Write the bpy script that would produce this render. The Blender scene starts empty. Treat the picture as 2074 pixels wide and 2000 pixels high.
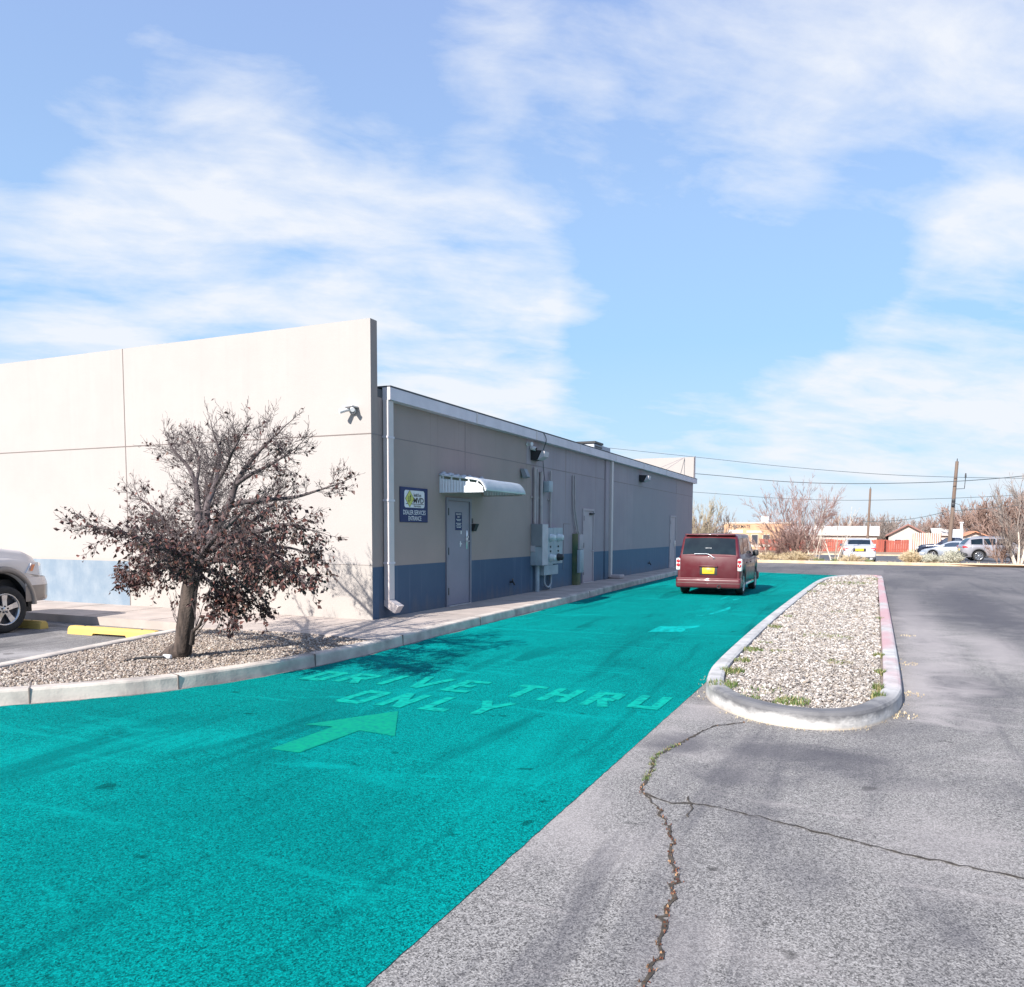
import bpy, bmesh, math, random
import numpy as np
from mathutils import Vector, Matrix

R_ = math.radians
scn = bpy.context.scene
C = scn.collection

# ---------------------------------------------------------------- camera
CAM_H = 1.7
F_PX, PP_Y, PITCH, ROLL, YAW = 1616.94, 1200.53, -0.077505, 0.004952, 0.423404
PW, PH = 2074.0, 2000.0
fwd = Vector((-math.sin(YAW)*math.cos(PITCH), math.cos(YAW)*math.cos(PITCH), math.sin(PITCH)))
rgt0 = Vector((math.cos(YAW), math.sin(YAW), 0))
up0 = rgt0.cross(fwd)
rgt = rgt0*math.cos(ROLL) + up0*math.sin(ROLL)
upv = -rgt0*math.sin(ROLL) + up0*math.cos(ROLL)
cam_d = bpy.data.cameras.new('camera')
cam = bpy.data.objects.new('camera', cam_d); C.objects.link(cam)
m = Matrix((rgt, upv, -fwd)).transposed().to_4x4(); m.translation = Vector((0, 0, CAM_H))
cam.matrix_world = m
cam_d.sensor_fit = 'HORIZONTAL'; cam_d.sensor_width = 36.0
cam_d.lens = F_PX/PW*36.0
cam_d.shift_y = (PP_Y-PH/2)/PW
cam_d.clip_start = 0.05; cam_d.clip_end = 6000
scn.camera = cam

def ray(px, py):
    return rgt*((px-PW/2)/F_PX) - upv*((py-PP_Y)/F_PX) + fwd
def pt(px, py, Y):                      # a point of the photograph, at the depth Y
    d = ray(px, py); t = Y/d.y
    return Vector((d.x*t, Y, CAM_H+d.z*t))

# ---------------------------------------------------------------- light
SUN_DIR = Vector((-0.31, -1.45, 1.0)).normalized()      # towards the sun
sun_d = bpy.data.lights.new('sun', 'SUN'); sun_d.energy = 4.4; sun_d.angle = R_(0.55); sun_d.color = (1.0, 0.945, 0.87)
sun = bpy.data.objects.new('sun', sun_d); C.objects.link(sun)
sun.rotation_euler = SUN_DIR.to_track_quat('Z', 'Y').to_euler(); sun.location = (-20, -40, 30)

vs = scn.view_settings
vs.view_transform = 'Standard'; vs.look = 'None'; vs.gamma = 1.0; vs.exposure = 1.1
scn.display_settings.display_device = 'sRGB'

def N(nt, typ, **kw):
    n = nt.nodes.new(typ)
    for k, v in kw.items():
        if k == 'inp':
            for i, x in v.items(): n.inputs[i].default_value = x
        else: setattr(n, k, v)
    return n
def math_n(nt, op, a, b=None, clamp=False):
    n = N(nt, 'ShaderNodeMath', operation=op, use_clamp=clamp)
    for i, x in enumerate((a, b)):
        if x is None: continue
        if isinstance(x, (int, float)): n.inputs[i].default_value = x
        else: nt.links.new(x, n.inputs[i])
    return n.outputs[0]
def mix_c(nt, fac, a, b, blend='MIX'):
    n = N(nt, 'ShaderNodeMix', data_type='RGBA', blend_type=blend)
    for i, x in ((0, fac), (6, a), (7, b)):
        if hasattr(x, 'links') or hasattr(x, 'is_linked'): nt.links.new(x, n.inputs[i])
        elif i == 0: n.inputs[i].default_value = x
        else: n.inputs[i].default_value = (*x[:3], 1)
    return n.outputs[2]
def ramp(nt, src, lo, hi, a=0.0, b=1.0):
    n = N(nt, 'ShaderNodeMapRange', inp={1: lo, 2: hi, 3: a, 4: b}); n.clamp = True
    nt.links.new(src, n.inputs[0]); return n.outputs[0]
def noise(nt, vec, scale, detail=4, rough=0.55, dist=0.0):
    n = N(nt, 'ShaderNodeTexNoise', inp={'Scale': scale, 'Detail': detail, 'Roughness': rough, 'Distortion': dist})
    nt.links.new(vec, n.inputs['Vector']); return n.outputs['Fac']
def mapping(nt, vec, sc=(1, 1, 1), loc=(0, 0, 0), rot=(0, 0, 0)):
    n = N(nt, 'ShaderNodeMapping'); n.inputs['Scale'].default_value = sc; n.inputs['Location'].default_value = loc; n.inputs['Rotation'].default_value = rot
    nt.links.new(vec, n.inputs['Vector']); return n.outputs[0]

# ---------------------------------------------------------------- sky
w = bpy.data.worlds.new('World'); scn.world = w; w.use_nodes = True
nt = w.node_tree; nt.nodes.clear(); L = nt.links
sky = N(nt, 'ShaderNodeTexSky', sky_type='NISHITA'); sky.sun_disc = False
sky.sun_elevation = math.asin(SUN_DIR.z); sky.sun_rotation = math.atan2(SUN_DIR.x, SUN_DIR.y)
sky.altitude = 1100; sky.air_density = 1.0; sky.dust_density = 0.6; sky.ozone_density = 1.2
tc = N(nt, 'ShaderNodeTexCoord')
dirv = tc.outputs['Generated']
sep = N(nt, 'ShaderNodeSeparateXYZ'); L.new(dirv, sep.inputs[0])
# clouds lie on a level sheet high above: x/z and y/z
zc = math_n(nt, 'ADD', math_n(nt, 'MAXIMUM', sep.outputs[2], 0.0), 0.22)
cx = math_n(nt, 'DIVIDE', sep.outputs[0], zc); cy = math_n(nt, 'DIVIDE', sep.outputs[1], zc)
cv = N(nt, 'ShaderNodeCombineXYZ'); L.new(cx, cv.inputs[0]); L.new(cy, cv.inputs[1])
rot = mapping(nt, cv.outputs[0], rot=(0, 0, -YAW-0.25))
base = noise(nt, mapping(nt, rot, sc=(0.80, 1.20, 1)), 1.9, 10, 0.58, 0.25)
puff = noise(nt, mapping(nt, rot, sc=(0.8, 1.25, 1), loc=(3, 1, 0)), 6.0, 8, 0.60, 0.4)
wisp = noise(nt, mapping(nt, rot, sc=(0.30, 1.5, 1), loc=(5, 2, 0)), 4.2, 8, 0.62, 0.3)
dens = math_n(nt, 'ADD', math_n(nt, 'MULTIPLY', base, 0.60), math_n(nt, 'ADD', math_n(nt, 'MULTIPLY', puff, 0.24), math_n(nt, 'MULTIPLY', wisp, 0.16)))
# banks of cloud where they stand in the sky: (px, py, radius deg, weight)
BANKS = [(250, 500, 8, 0.206), (520, 470, 8, 0.206), (760, 560, 9, 0.258), (1060, 520, 5, 0.22), (930, 650, 7, 0.193), (330, 640, 9, 0.18), (980, 730, 7, 0.129), (150, 90, 7, 0.018), (430, 50, 8, 0.022), (300, 150, 6, 0.013), (1010, 70, 6, 0.128), (1150, 30, 6, 0.08), (1080, 250, 4, 0.096), (1330, 260, 5, 0.136), (1450, 160, 6, 0.08), (1640, 120, 7, 0.102), (1800, 220, 7, 0.09), (1960, 70, 8, 0.096), (2050, 240, 5, 0.072), (1640, 320, 4, 0.09), (1990, 540, 4, 0.22), (1940, 480, 3, 0.12), (1280, 610, 2.5, 0.184), (1570, 590, 2, 0.1), (2020, 760, 7, 0.26), (1780, 790, 5, 0.22), (1650, 830, 4, 0.14), (1370, 890, 5, 0.17), (1050, 880, 6, 0.161), (1960, 940, 7, 0.2), (2090, 650, 5, 0.16), (1780, 960, 5, 0.12), (1480, 870, 4, 0.12), (700, 250, 6, -0.1), (230, 280, 5, -0.04), (1250, 430, 7, -0.14), (1560, 480, 8, -0.16), (1380, 720, 6, -0.18), (1150, 690, 4, -0.1), (80, 260, 5, -0.1), (800, 110, 5, -0.08), (60, 660, 3, -0.1), (1780, 600, 5, -0.14), (1250, 110, 4, -0.06), (40, 420, 4, -0.1), (1500, 990, 4, -0.1), (1180, 770, 3, -0.06), (620, 330, 4, -0.04), (100, 240, 7, -0.12), (640, 180, 7, -0.1), (1000, 370, 5, -0.14), (820, 330, 4, -0.08), (1900, 370, 5, -0.13), (1420, 520, 9, -0.08), (1700, 450, 6, -0.08), (1130, 150, 4, -0.08), (720, 560, 8, 0.129), (400, 420, 6, 0.09), (1900, 830, 7, 0.14), (2060, 880, 6, 0.12), (170, 250, 5, -0.1), (1250, 330, 4, 0.06), (1480, 260, 4, 0.07), (60, 470, 5, 0.112), (300, 330, 5, 0.05), (500, 230, 6, -0.06), (1080, 560, 4, 0.05)]
cover = None
for (px, py, rd, wt) in BANKS:
    d = ray(px, py).normalized()
    dp = N(nt, 'ShaderNodeVectorMath', operation='DOT_PRODUCT'); L.new(dirv, dp.inputs[0]); dp.inputs[1].default_value = d
    g = ramp(nt, dp.outputs['Value'], math.cos(R_(rd*1.6)), 1.0, 0.0, wt*1.05)
    cover = g if cover is None else math_n(nt, 'ADD', cover, g)
cover = math_n(nt, 'MINIMUM', math_n(nt, 'MAXIMUM', cover, -0.30), 0.27)
tot = math_n(nt, 'ADD', math_n(nt, 'MULTIPLY', math_n(nt, 'SUBTRACT', dens, 0.5), 2.1), cover)
cl = ramp(nt, tot, 0.0, 0.40)
cl = math_n(nt, 'MULTIPLY', cl, ramp(nt, sep.outputs[2], 0.0, 0.06))
thin = math_n(nt, 'MULTIPLY', cl, 0.92)
skyc = N(nt, 'ShaderNodeVectorMath', operation='SCALE'); skyc.inputs[3].default_value = 0.105
L.new(sky.outputs[0], skyc.inputs[0])
# paler, bluer air towards the horizon
hz = N(nt, 'ShaderNodeValToRGB'); e = hz.color_ramp.elements
e[0].position = 0.0; e[0].color = (.325, .390, .452, 1); e[1].position = .56; e[1].color = (.182, .256, .448, 1)
for p_, c_ in ((.10, (.225, .338, .462)), (.22, (.180, .308, .470)), (.36, (.192, .296, .468))):
    q = e.new(p_); q.color = (*c_, 1)
L.new(sep.outputs[2], hz.inputs[0])
tint = mix_c(nt, ramp(nt, sep.outputs[2], 0.0, 0.40, 0.97, 0.72), skyc.outputs[0], hz.outputs[0])
ccol = mix_c(nt, thin, tint, (0.425, 0.440, 0.468))
bg = N(nt, 'ShaderNodeBackground', inp={'Strength': 1.0}); L.new(ccol, bg.inputs[0])
out = N(nt, 'ShaderNodeOutputWorld'); L.new(bg.outputs[0], out.inputs[0])

# ---------------------------------------------------------------- materials
def new_mat(name):
    mt = bpy.data.materials.new(name); mt.use_nodes = True
    nt = mt.node_tree; b = nt.nodes['Principled BSDF']
    return mt, nt, b
def bump_to(nt, b, h, strength=0.3, dist=0.01):
    n = N(nt, 'ShaderNodeBump', inp={'Strength': strength, 'Distance': dist}); nt.links.new(h, n.inputs['Height']); nt.links.new(n.outputs[0], b.inputs['Normal'])
def M(name, c1, c2=None, scale=4.0, rough=0.6, metal=0.0, bump=0.0, bscale=60.0, stretch=(1, 1, 1), lo=.35, hi=.65, coat=0.0, spec=0.5, detail=5):
    mt, nt, b = new_mat(name)
    b.inputs['Roughness'].default_value = rough; b.inputs['Metallic'].default_value = metal
    b.inputs['Coat Weight'].default_value = coat; b.inputs['Coat Roughness'].default_value = 0.04
    b.inputs['Specular IOR Level'].default_value = spec
    co = N(nt, 'ShaderNodeTexCoord').outputs['Object']
    v = mapping(nt, co, sc=stretch)
    if c2 is None: c2 = tuple(x*0.86 for x in c1)
    f = ramp(nt, noise(nt, v, scale, detail), lo, hi)
    nt.links.new(mix_c(nt, f, c1, c2), b.inputs['Base Color'])
    if bump: bump_to(nt, b, noise(nt, co, bscale, 4), bump, 0.01)
    return mt

def asphalt(name, dark, light, patch_dark, patch_light, streak=1.0, zoned=True, big=0.35, spec=.2, pl=.60, stains=(), pd=.80):
    mt, nt, b = new_mat(name)
    co = N(nt, 'ShaderNodeTexCoord').outputs['Object']
    vc = N(nt, 'ShaderNodeTexVoronoi', inp={'Scale': 135.0}); nt.links.new(co, vc.inputs['Vector'])
    vs_ = N(nt, 'ShaderNodeSeparateColor'); nt.links.new(vc.outputs['Color'], vs_.inputs[0])
    sp = noise(nt, co, 130, 3, 0.75)
    sp2 = noise(nt, co, 34, 3, 0.7)
    f = math_n(nt, 'ADD', math_n(nt, 'MULTIPLY', ramp(nt, vs_.outputs[1], .08, .95), .62), ramp(nt, sp2, .38, .64, 0, .20))
    f = math_n(nt, 'ADD', f, ramp(nt, sp, .42, .62, 0, .26), True)
    c = mix_c(nt, f, dark, light)
    vor = N(nt, 'ShaderNodeTexVoronoi', inp={'Scale': 120.0}); nt.links.new(co, vor.inputs['Vector'])
    chip = ramp(nt, vor.outputs['Distance'], 0.12, 0.20, 1, 0)
    sel = N(nt, 'ShaderNodeSeparateColor'); nt.links.new(vor.outputs['Color'], sel.inputs[0])
    chip = math_n(nt, 'MULTIPLY', chip, ramp(nt, sel.outputs[0], .66, .70))
    c = mix_c(nt, math_n(nt, 'MULTIPLY', chip, .8), c, tuple(min(1, x*1.9) for x in light))
    bg_ = noise(nt, mapping(nt, co, sc=(1, .55, 1)), big, 6, .6, .6)
    c = mix_c(nt, ramp(nt, bg_, .50, .64, 0, pd), c, patch_dark)
    c = mix_c(nt, ramp(nt, bg_, .47, .36, 0, pl), c, patch_light)
    st = noise(nt, mapping(nt, co, sc=(1.6, .16, 1), rot=(0, 0, .12)), 1.3, 6, .62, .8)
    c = mix_c(nt, ramp(nt, st, .53, .66, 0, .55*streak), c, patch_dark)
    st2 = noise(nt, mapping(nt, co, sc=(.35, 1.8, 1), loc=(7, 3, 0), rot=(0, 0, -.1)), 1.1, 6, .66, 1.2)
    c = mix_c(nt, ramp(nt, st2, .57, .70, 0, .6*streak), c, patch_light)
    st2n = noise(nt, mapping(nt, co, sc=(.8, .9, 1)), 1.7, 7, .66, .8)
    oil = noise(nt, mapping(nt, co, loc=(2, 9, 0)), 3.3, 2, .5)
    c = mix_c(nt, ramp(nt, oil, .70, .735, 0, .55), c, tuple(x*.62 for x in dark))
    for (px, py, rx, ry, wt) in stains:             # old seal and worn places in the surface
        def gp(x, y):
            d = ray(x, y); t_ = -CAM_H/d.z; return d.x*t_, d.y*t_
        c0 = gp(px, py); ax = abs(gp(px+rx, py)[0]-gp(px-rx, py)[0])/2; ay = abs(gp(px, py-ry)[1]-gp(px, py+ry)[1])/2
        v = mapping(nt, co, sc=(1/max(ax, .1), 1/max(ay, .1), 0), loc=(-c0[0]/max(ax, .1), -c0[1]/max(ay, .1), 0))
        ln = N(nt, 'ShaderNodeVectorMath', operation='LENGTH'); nt.links.new(v, ln.inputs[0])
        k_ = math_n(nt, 'ADD', ln.outputs['Value'], math_n(nt, 'MULTIPLY', math_n(nt, 'SUBTRACT', st2n, .5), 2.6))
        c = mix_c(nt, ramp(nt, k_, 1.35, .45, 0, abs(wt)), c, patch_dark if wt > 0 else patch_light)
    if zoned:                                     # darker tone towards the far drive, with a ragged start
        se = N(nt, 'ShaderNodeSeparateXYZ'); nt.links.new(co, se.inputs[0])
        yy = math_n(nt, 'ADD', se.outputs[1], math_n(nt, 'MULTIPLY', noise(nt, mapping(nt, co, sc=(1.2, .5, 1)), .5, 5), 22.0))
        c = mix_c(nt, ramp(nt, yy, 21.0, 31.0, 0, .60), c, patch_dark)
    nt.links.new(c, b.inputs['Base Color'])
    b.inputs['Roughness'].default_value = .9; b.inputs['Specular IOR Level'].default_value = spec
    bump_to(nt, b, sp, .55, .012)
    return mt

MT = {}
MT['asphalt'] = asphalt('asphalt', (.022, .021, .022), (.420, .400, .385), (.078, .076, .088), (.40, .365, .355), big=.28, stains=[(1379, 1508, 80, 22, .6), (1560, 1524, 190, 26, .65), (1478, 1573, 110, 20, .5), (1730, 1549, 115, 34, .6), (1937, 1393, 105, 34, .7), (2003, 1237, 55, 50, .7), (1937, 1221, 60, 34, .6), (1960, 1900, 70, 36, .40), (1855, 1262, 50, 66, -.8), (2019, 1319, 50, 34, -.7), (1855, 1385, 45, 50, -.7), (1420, 1440, 60, 22, -.4), (1900, 1700, 160, 90, -.3)])
MT['teal'] = asphalt('teal_lane_coat', (.0003, .034, .035), (.0010, .345, .325), (.0003, .070, .075), (.0012, .34, .315), .90, False, .50, 0.02, .30, pd=.28)
MT['stall'] = asphalt('stall_asphalt', (.085, .08, .083), (.31, .30, .30), (.085, .085, .09), (.42, .40, .40), 1.4, False, .6)
MT['street'] = asphalt('street_asphalt', (.07, .07, .08), (.16, .16, .17), (.08, .08, .095), (.15, .15, .155), 1, False)
MT['marking'] = M('marking_mint', (.0015, .33, .255), (.001, .19, .18), 16, .9, lo=.42, hi=.66, spec=.05)
MT['marking_g'] = M('marking_green', (.002, .27, .16), (.001, .18, .155), 22, .9, lo=.38, hi=.70, spec=.05)
MT['scrap'] = M('worn_scrap', (.0015, .37, .35), (.001, .22, .21), 9, .9, lo=.40, hi=.62, spec=.04)
MT['dirt'] = M('dirt', (.36, .25, .17), (.24, .16, .11), 1.3, .95, bump=.5, bscale=12)
MT['verge'] = M('verge_dirt', (.50, .38, .26), (.34, .22, .13), 2.5, .95, bump=.5, bscale=20)
MT['concrete'] = M('concrete', (.455, .385, .345), (.35, .30, .27), 2.2, .85, bump=.12, bscale=45)
MT['kerb'] = M('kerb_concrete', (.40, .355, .315), (.25, .225, .21), 3.5, .85, bump=.25, bscale=50)
MT['kerb_left'] = M('worn_kerb_concrete', (.56, .50, .445), (.30, .265, .245), 3.0, .85, bump=.3, bscale=45, lo=.40, hi=.70)
MT['kerb_far'] = M('far_kerb', (.56, .46, .34), (.46, .33, .21), 1.5, .9)
MT['walk_side'] = M('walk_concrete', (.40, .36, .33), (.30, .275, .26), 1.8, .85, bump=.12, bscale=45)
MT['joint'] = M('joint_dark', (.16, .13, .12), rough=.9)
MT['bark'] = M('bark', (.085, .062, .052), (.022, .016, .014), 14, .95, bump=1.0, bscale=38, stretch=(1, 1, .22), lo=.4, hi=.6)
MT['twig'] = M('twig_bark', (.115, .090, .090), (.038, .027, .029), 5, .8)
def leaf_mat(name, cols, rough=.6):
    mt, nt, b = new_mat(name)
    g = N(nt, 'ShaderNodeNewGeometry')
    cr = N(nt, 'ShaderNodeValToRGB'); els = cr.color_ramp.elements
    while len(els) < len(cols): els.new(0.5)
    for i, c in enumerate(cols): els[i].position = i/(len(cols)-1); els[i].color = (*c, 1)
    nt.links.new(g.outputs['Random Per Island'], cr.inputs[0]); nt.links.new(cr.outputs[0], b.inputs['Base Color'])
    b.inputs['Roughness'].default_value = rough
    return mt
MT['leaf'] = leaf_mat('maroon_leaf', [(.030, .014, .014), (.055, .019, .018), (.080, .026, .022), (.045, .022, .017), (.15, .05, .038), (.032, .015, .015), (.11, .055, .035)])
MT['stone'] = leaf_mat('gravel_stone', [(.30, .235, .19), (.17, .125, .105), (.44, .38, .33), (.24, .195, .175), (.50, .45, .40), (.12, .095, .085), (.34, .26, .195), (.54, .50, .45)], .9)
MT['stone_white'] = leaf_mat('pale_gravel_stone', [(.29, .255, .225), (.13, .11, .10), (.46, .42, .385), (.24, .205, .185), (.54, .505, .47), (.085, .078, .08), (.32, .26, .205), (.58, .55, .52)], .9)
MT['gravel_bed'] = M('gravel_bed', (.30, .245, .20), (.12, .095, .08), 40, .95, bump=.8, bscale=45)
MT['grass'] = leaf_mat('grass_blade', [(.05, .10, .02), (.10, .16, .04), (.08, .12, .03), (.22, .21, .09), (.30, .25, .13)], .7)
MT['straw'] = leaf_mat('dry_stalk', [(.46, .36, .22), (.56, .46, .30), (.36, .27, .16), (.62, .54, .40)], .8)
MT['sage'] = leaf_mat('sage_stalk', [(.40, .40, .32), (.52, .50, .42), (.30, .31, .24)], .8)
MT['rust_leaf'] = leaf_mat('dead_leaf', [(.10, .028, .018), (.17, .06, .03), (.05, .018, .012), (.34, .20, .11), (.07, .02, .015)], .8)
MT['crack'] = M('crack_fill', (.030, .024, .020), (.075, .06, .045), 30, .95)
MT['pinkbark'] = M('pink_twig', (.36, .235, .205), (.25, .155, .14), 3, .85)
MT['greytwig'] = M('grey_twig', (.30, .25, .22), (.19, .155, .14), 3, .85)
MT['tantwig'] = M('tan_twig', (.38, .32, .24), (.26, .22, .15), 3, .85)
MT['whitebark'] = M('white_bark', (.62, .55, .48), (.44, .38, .33), 6, .8)
MT['brownfar'] = M('brown_twig', (.32, .215, .175), (.22, .15, .13), 2, .85)

WX = -7.85                                       # the side wall's face
def wall_mat(name, side):
    mt, nt, b = new_mat(name)
    co = N(nt, 'ShaderNodeTexCoord').outputs['Object']
    se = N(nt, 'ShaderNodeSeparateXYZ'); nt.links.new(co, se.inputs[0])
    x, y, z = se.outputs
    n1 = noise(nt, co, 1.1, 5); n2 = noise(nt, mapping(nt, co, sc=(3, 3, .16)), 1.6, 5, .6)
    def step(v, at, wd=.01): return ramp(nt, v, at-wd, at+wd)
    if side:
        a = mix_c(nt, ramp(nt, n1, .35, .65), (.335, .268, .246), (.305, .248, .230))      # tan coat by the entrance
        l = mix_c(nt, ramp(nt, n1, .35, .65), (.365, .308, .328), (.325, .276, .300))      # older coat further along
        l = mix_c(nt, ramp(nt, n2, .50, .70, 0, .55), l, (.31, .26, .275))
        edge = math_n(nt, 'ADD', y, math_n(nt, 'MULTIPLY', step(z, 3.34), .35))
        c = mix_c(nt, step(edge, 18.62, .015), a, l)
        pat = math_n(nt, 'MULTIPLY', step(y, 27.95, .02), math_n(nt, 'SUBTRACT', 1.0, step(y, 34.9, .3)))
        c = mix_c(nt, math_n(nt, 'MULTIPLY', pat, .62), c, (.300, .268, .290))
        c = mix_c(nt, math_n(nt, 'MULTIPLY', step(y, 34.9, .02), .55), c, (.36, .30, .30))
        strk = noise(nt, mapping(nt, co, sc=(6, 6, .05)), 1.5, 4, .6)
        c = mix_c(nt, math_n(nt, 'MULTIPLY', ramp(nt, strk, .60, .70, 0, .6), ramp(nt, z, 1.2, 3.6)), c, (.25, .19, .18))
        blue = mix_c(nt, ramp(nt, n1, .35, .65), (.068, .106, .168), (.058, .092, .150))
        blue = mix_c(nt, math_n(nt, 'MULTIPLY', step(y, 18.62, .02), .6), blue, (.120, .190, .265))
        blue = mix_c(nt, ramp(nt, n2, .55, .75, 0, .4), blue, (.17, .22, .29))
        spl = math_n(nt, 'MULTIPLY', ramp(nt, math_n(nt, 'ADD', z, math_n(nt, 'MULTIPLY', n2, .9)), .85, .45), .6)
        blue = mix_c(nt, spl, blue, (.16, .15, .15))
        bl = math_n(nt, 'SUBTRACT', 1.0, step(z, 1.055, .006))
    else:
        strk = noise(nt, mapping(nt, co, sc=(5, 5, .06)), 1.5, 4, .6)
        c = mix_c(nt, ramp(nt, n1, .35, .65), (.366, .338, .322), (.350, .322, .308))
        c = mix_c(nt, ramp(nt, n2, .55, .75, 0, .5), c, (.380, .352, .335))
        c = mix_c(nt, math_n(nt, 'MULTIPLY', ramp(nt, strk, .54, .72, 0, .18), ramp(nt, z, 1.5, 5.2)), c, (.300, .275, .265))
        low = math_n(nt, 'SUBTRACT', 1.0, step(z, 1.09, .006))
        c = mix_c(nt, math_n(nt, 'MULTIPLY', low, .35), c, (.345, .310, .275))
        n3 = noise(nt, mapping(nt, co, sc=(1, 1, .7)), 2.6, 6, .6)
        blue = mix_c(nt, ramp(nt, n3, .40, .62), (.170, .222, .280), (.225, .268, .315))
        ft = math_n(nt, 'MULTIPLY', ramp(nt, n3, .50, .62), ramp(nt, z, .30, .12))
        c = mix_c(nt, math_n(nt, 'MULTIPLY', ft, .35), c, (.24, .23, .23))
        left = math_n(nt, 'SUBTRACT', 1.0, step(x, -13.71, .004))
        bl = math_n(nt, 'MULTIPLY', left, math_n(nt, 'SUBTRACT', 1.0, step(z, 1.04, .006)))
        # the return of the front wall wears the side's colours
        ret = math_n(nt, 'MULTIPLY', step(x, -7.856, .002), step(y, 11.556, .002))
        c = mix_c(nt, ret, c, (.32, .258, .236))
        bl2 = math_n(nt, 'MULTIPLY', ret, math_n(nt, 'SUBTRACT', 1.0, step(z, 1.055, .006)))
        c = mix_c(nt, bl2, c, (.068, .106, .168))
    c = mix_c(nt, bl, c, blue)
    nt.links.new(c, b.inputs['Base Color']); b.inputs['Roughness'].default_value = .85; b.inputs['Specular IOR Level'].default_value = .3
    bump_to(nt, b, math_n(nt, 'ADD', noise(nt, co, 45, 4, .6), math_n(nt, 'MULTIPLY', noise(nt, co, 5, 3), 1.2)), .22, .012)
    return mt
MT['front_wall'] = wall_mat('front_stucco', False)
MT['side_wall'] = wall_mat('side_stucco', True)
MT['groove'] = M('panel_groove', (.17, .14, .13), rough=.9)
MT['groove_side'] = M('panel_groove_shade', (.24, .20, .20), rough=.9)
MT['trim'] = M('trim_paint', (.66, .60, .64), (.56, .51, .55), 2, .5)
MT['downspout'] = M('downspout_paint', (.60, .53, .52), (.54, .48, .47), 2, .5)
MT['roofing'] = M('roofing', (.10, .10, .11), rough=.9)
MT['door'] = M('door_paint', (.225, .215, .27), (.20, .195, .245), 2, .5)
MT['frame'] = M('frame_paint', (.20, .20, .245), rough=.5)
MT['door_b'] = M('mauve_door_paint', (.43, .365, .385), (.39, .33, .35), 2, .6)
MT['steel'] = M('brushed_steel', (.70, .70, .72), rough=.35, metal=.8)
MT['dark'] = M('dark_metal', (.02, .021, .025), rough=.5)
MT['awning'] = M('awning_white', (.70, .72, .76), (.62, .65, .70), 5, .45)
MT['awning_trim'] = M('awning_trim', (.42, .36, .32), rough=.6)
MT['elec'] = M('cabinet_grey', (.34, .40, .44), (.28, .33, .37), 3, .5)
MT['elec_dark'] = M('cabinet_taupe', (.23, .25, .275), rough=.6)
MT['elec_light'] = M('cabinet_pale', (.50, .47, .50), rough=.5)
MT['conduit'] = M('conduit', (.44, .38, .38), (.34, .30, .30), 4, .6)
MT['glassdome'] = M('meter_glass', (.55, .60, .62), rough=.08, coat=.6)
MT['pedestal'] = M('pedestal_green', (.055, .115, .065), (.16, .17, .09), 3, .6)
MT['signblue'] = M('sign_navy', (.030, .045, .125), (.020, .030, .09), 1.5, .55, spec=.2)
MT['white'] = M('white_paint', (.70, .70, .72), rough=.5)
MT['black'] = M('black_paint', (.012, .012, .014), rough=.5)
MT['signyel'] = M('sign_yellow', (.50, .52, .10), rough=.4)
MT['yellow'] = M('wheel_stop_yellow', (.60, .43, .115), (.50, .335, .10), 4, .8, bump=.15, bscale=40, lo=.35, hi=.75)
MT['white_kerb'] = None
def kerb_paint():
    mt, nt, b = new_mat('painted_kerb')
    co = N(nt, 'ShaderNodeTexCoord').outputs['Object']
    se = N(nt, 'ShaderNodeSeparateXYZ'); nt.links.new(co, se.inputs[0])
    x, y, z = se.outputs
    n1 = noise(nt, mapping(nt, co, sc=(1, 1, 2)), 4, 6, .65); n2 = noise(nt, mapping(nt, co, sc=(1, .35, 1)), 1.1, 4)
    c = mix_c(nt, ramp(nt, n1, .40, .68), (.50, .485, .475), (.30, .29, .28))
    right = ramp(nt, x, -.35, -.25)
    pink = math_n(nt, 'MULTIPLY', right, ramp(nt, n2, .44, .56))
    pink = math_n(nt, 'MULTIPLY', pink, ramp(nt, y, 8.6, 9.2))
    c = mix_c(nt, math_n(nt, 'MULTIPLY', pink, .85), c, (.47, .27, .285))
    nose = ramp(nt, math_n(nt, 'ADD', y, math_n(nt, 'MULTIPLY', n1, 2.0)), 9.5, 8.8)
    top = ramp(nt, math_n(nt, 'ADD', z, math_n(nt, 'MULTIPLY', n1, .12)), .12, .18)
    c = mix_c(nt, math_n(nt, 'MULTIPLY', math_n(nt, 'MULTIPLY', nose, top), .85), c, (.07, .07, .08))
    foot = ramp(nt, math_n(nt, 'ADD', z, math_n(nt, 'MULTIPLY', n1, .05)), .055, .03)
    c = mix_c(nt, math_n(nt, 'MULTIPLY', foot, .7), c, (.42, .35, .27))
    nt.links.new(c, b.inputs['Base Color']); b.inputs['Roughness'].default_value = .75
    bump_to(nt, b, n1, .5, .03)
    return mt
MT['white_kerb'] = kerb_paint()
def car_paint(name, c, metal=.35, rough=.3, coat=1.0):
    mt, nt, b = new_mat(name)
    b.inputs['Base Color'].default_value = (*c, 1); b.inputs['Metallic'].default_value = metal; b.inputs['Roughness'].default_value = rough
    b.inputs['Coat Weight'].default_value = coat; b.inputs['Coat Roughness'].default_value = .05
    co = N(nt, 'ShaderNodeTexCoord').outputs['Object']
    d = noise(nt, co, 3.0, 5)
    nt.links.new(mix_c(nt, ramp(nt, d, .4, .7, 0, .25), c, tuple(x*.75+.03 for x in c)), b.inputs['Base Color'])
    nt.links.new(ramp(nt, d, .3, .7, rough*.8, rough*1.4), b.inputs['Roughness'])
    return mt
MT['maroon'] = car_paint('maroon_paint', (.085, .006, .012), .0, .40, .30)
MT['champagne'] = car_paint('champagne_paint', (.62, .575, .56), .10, .4, .6)
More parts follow.
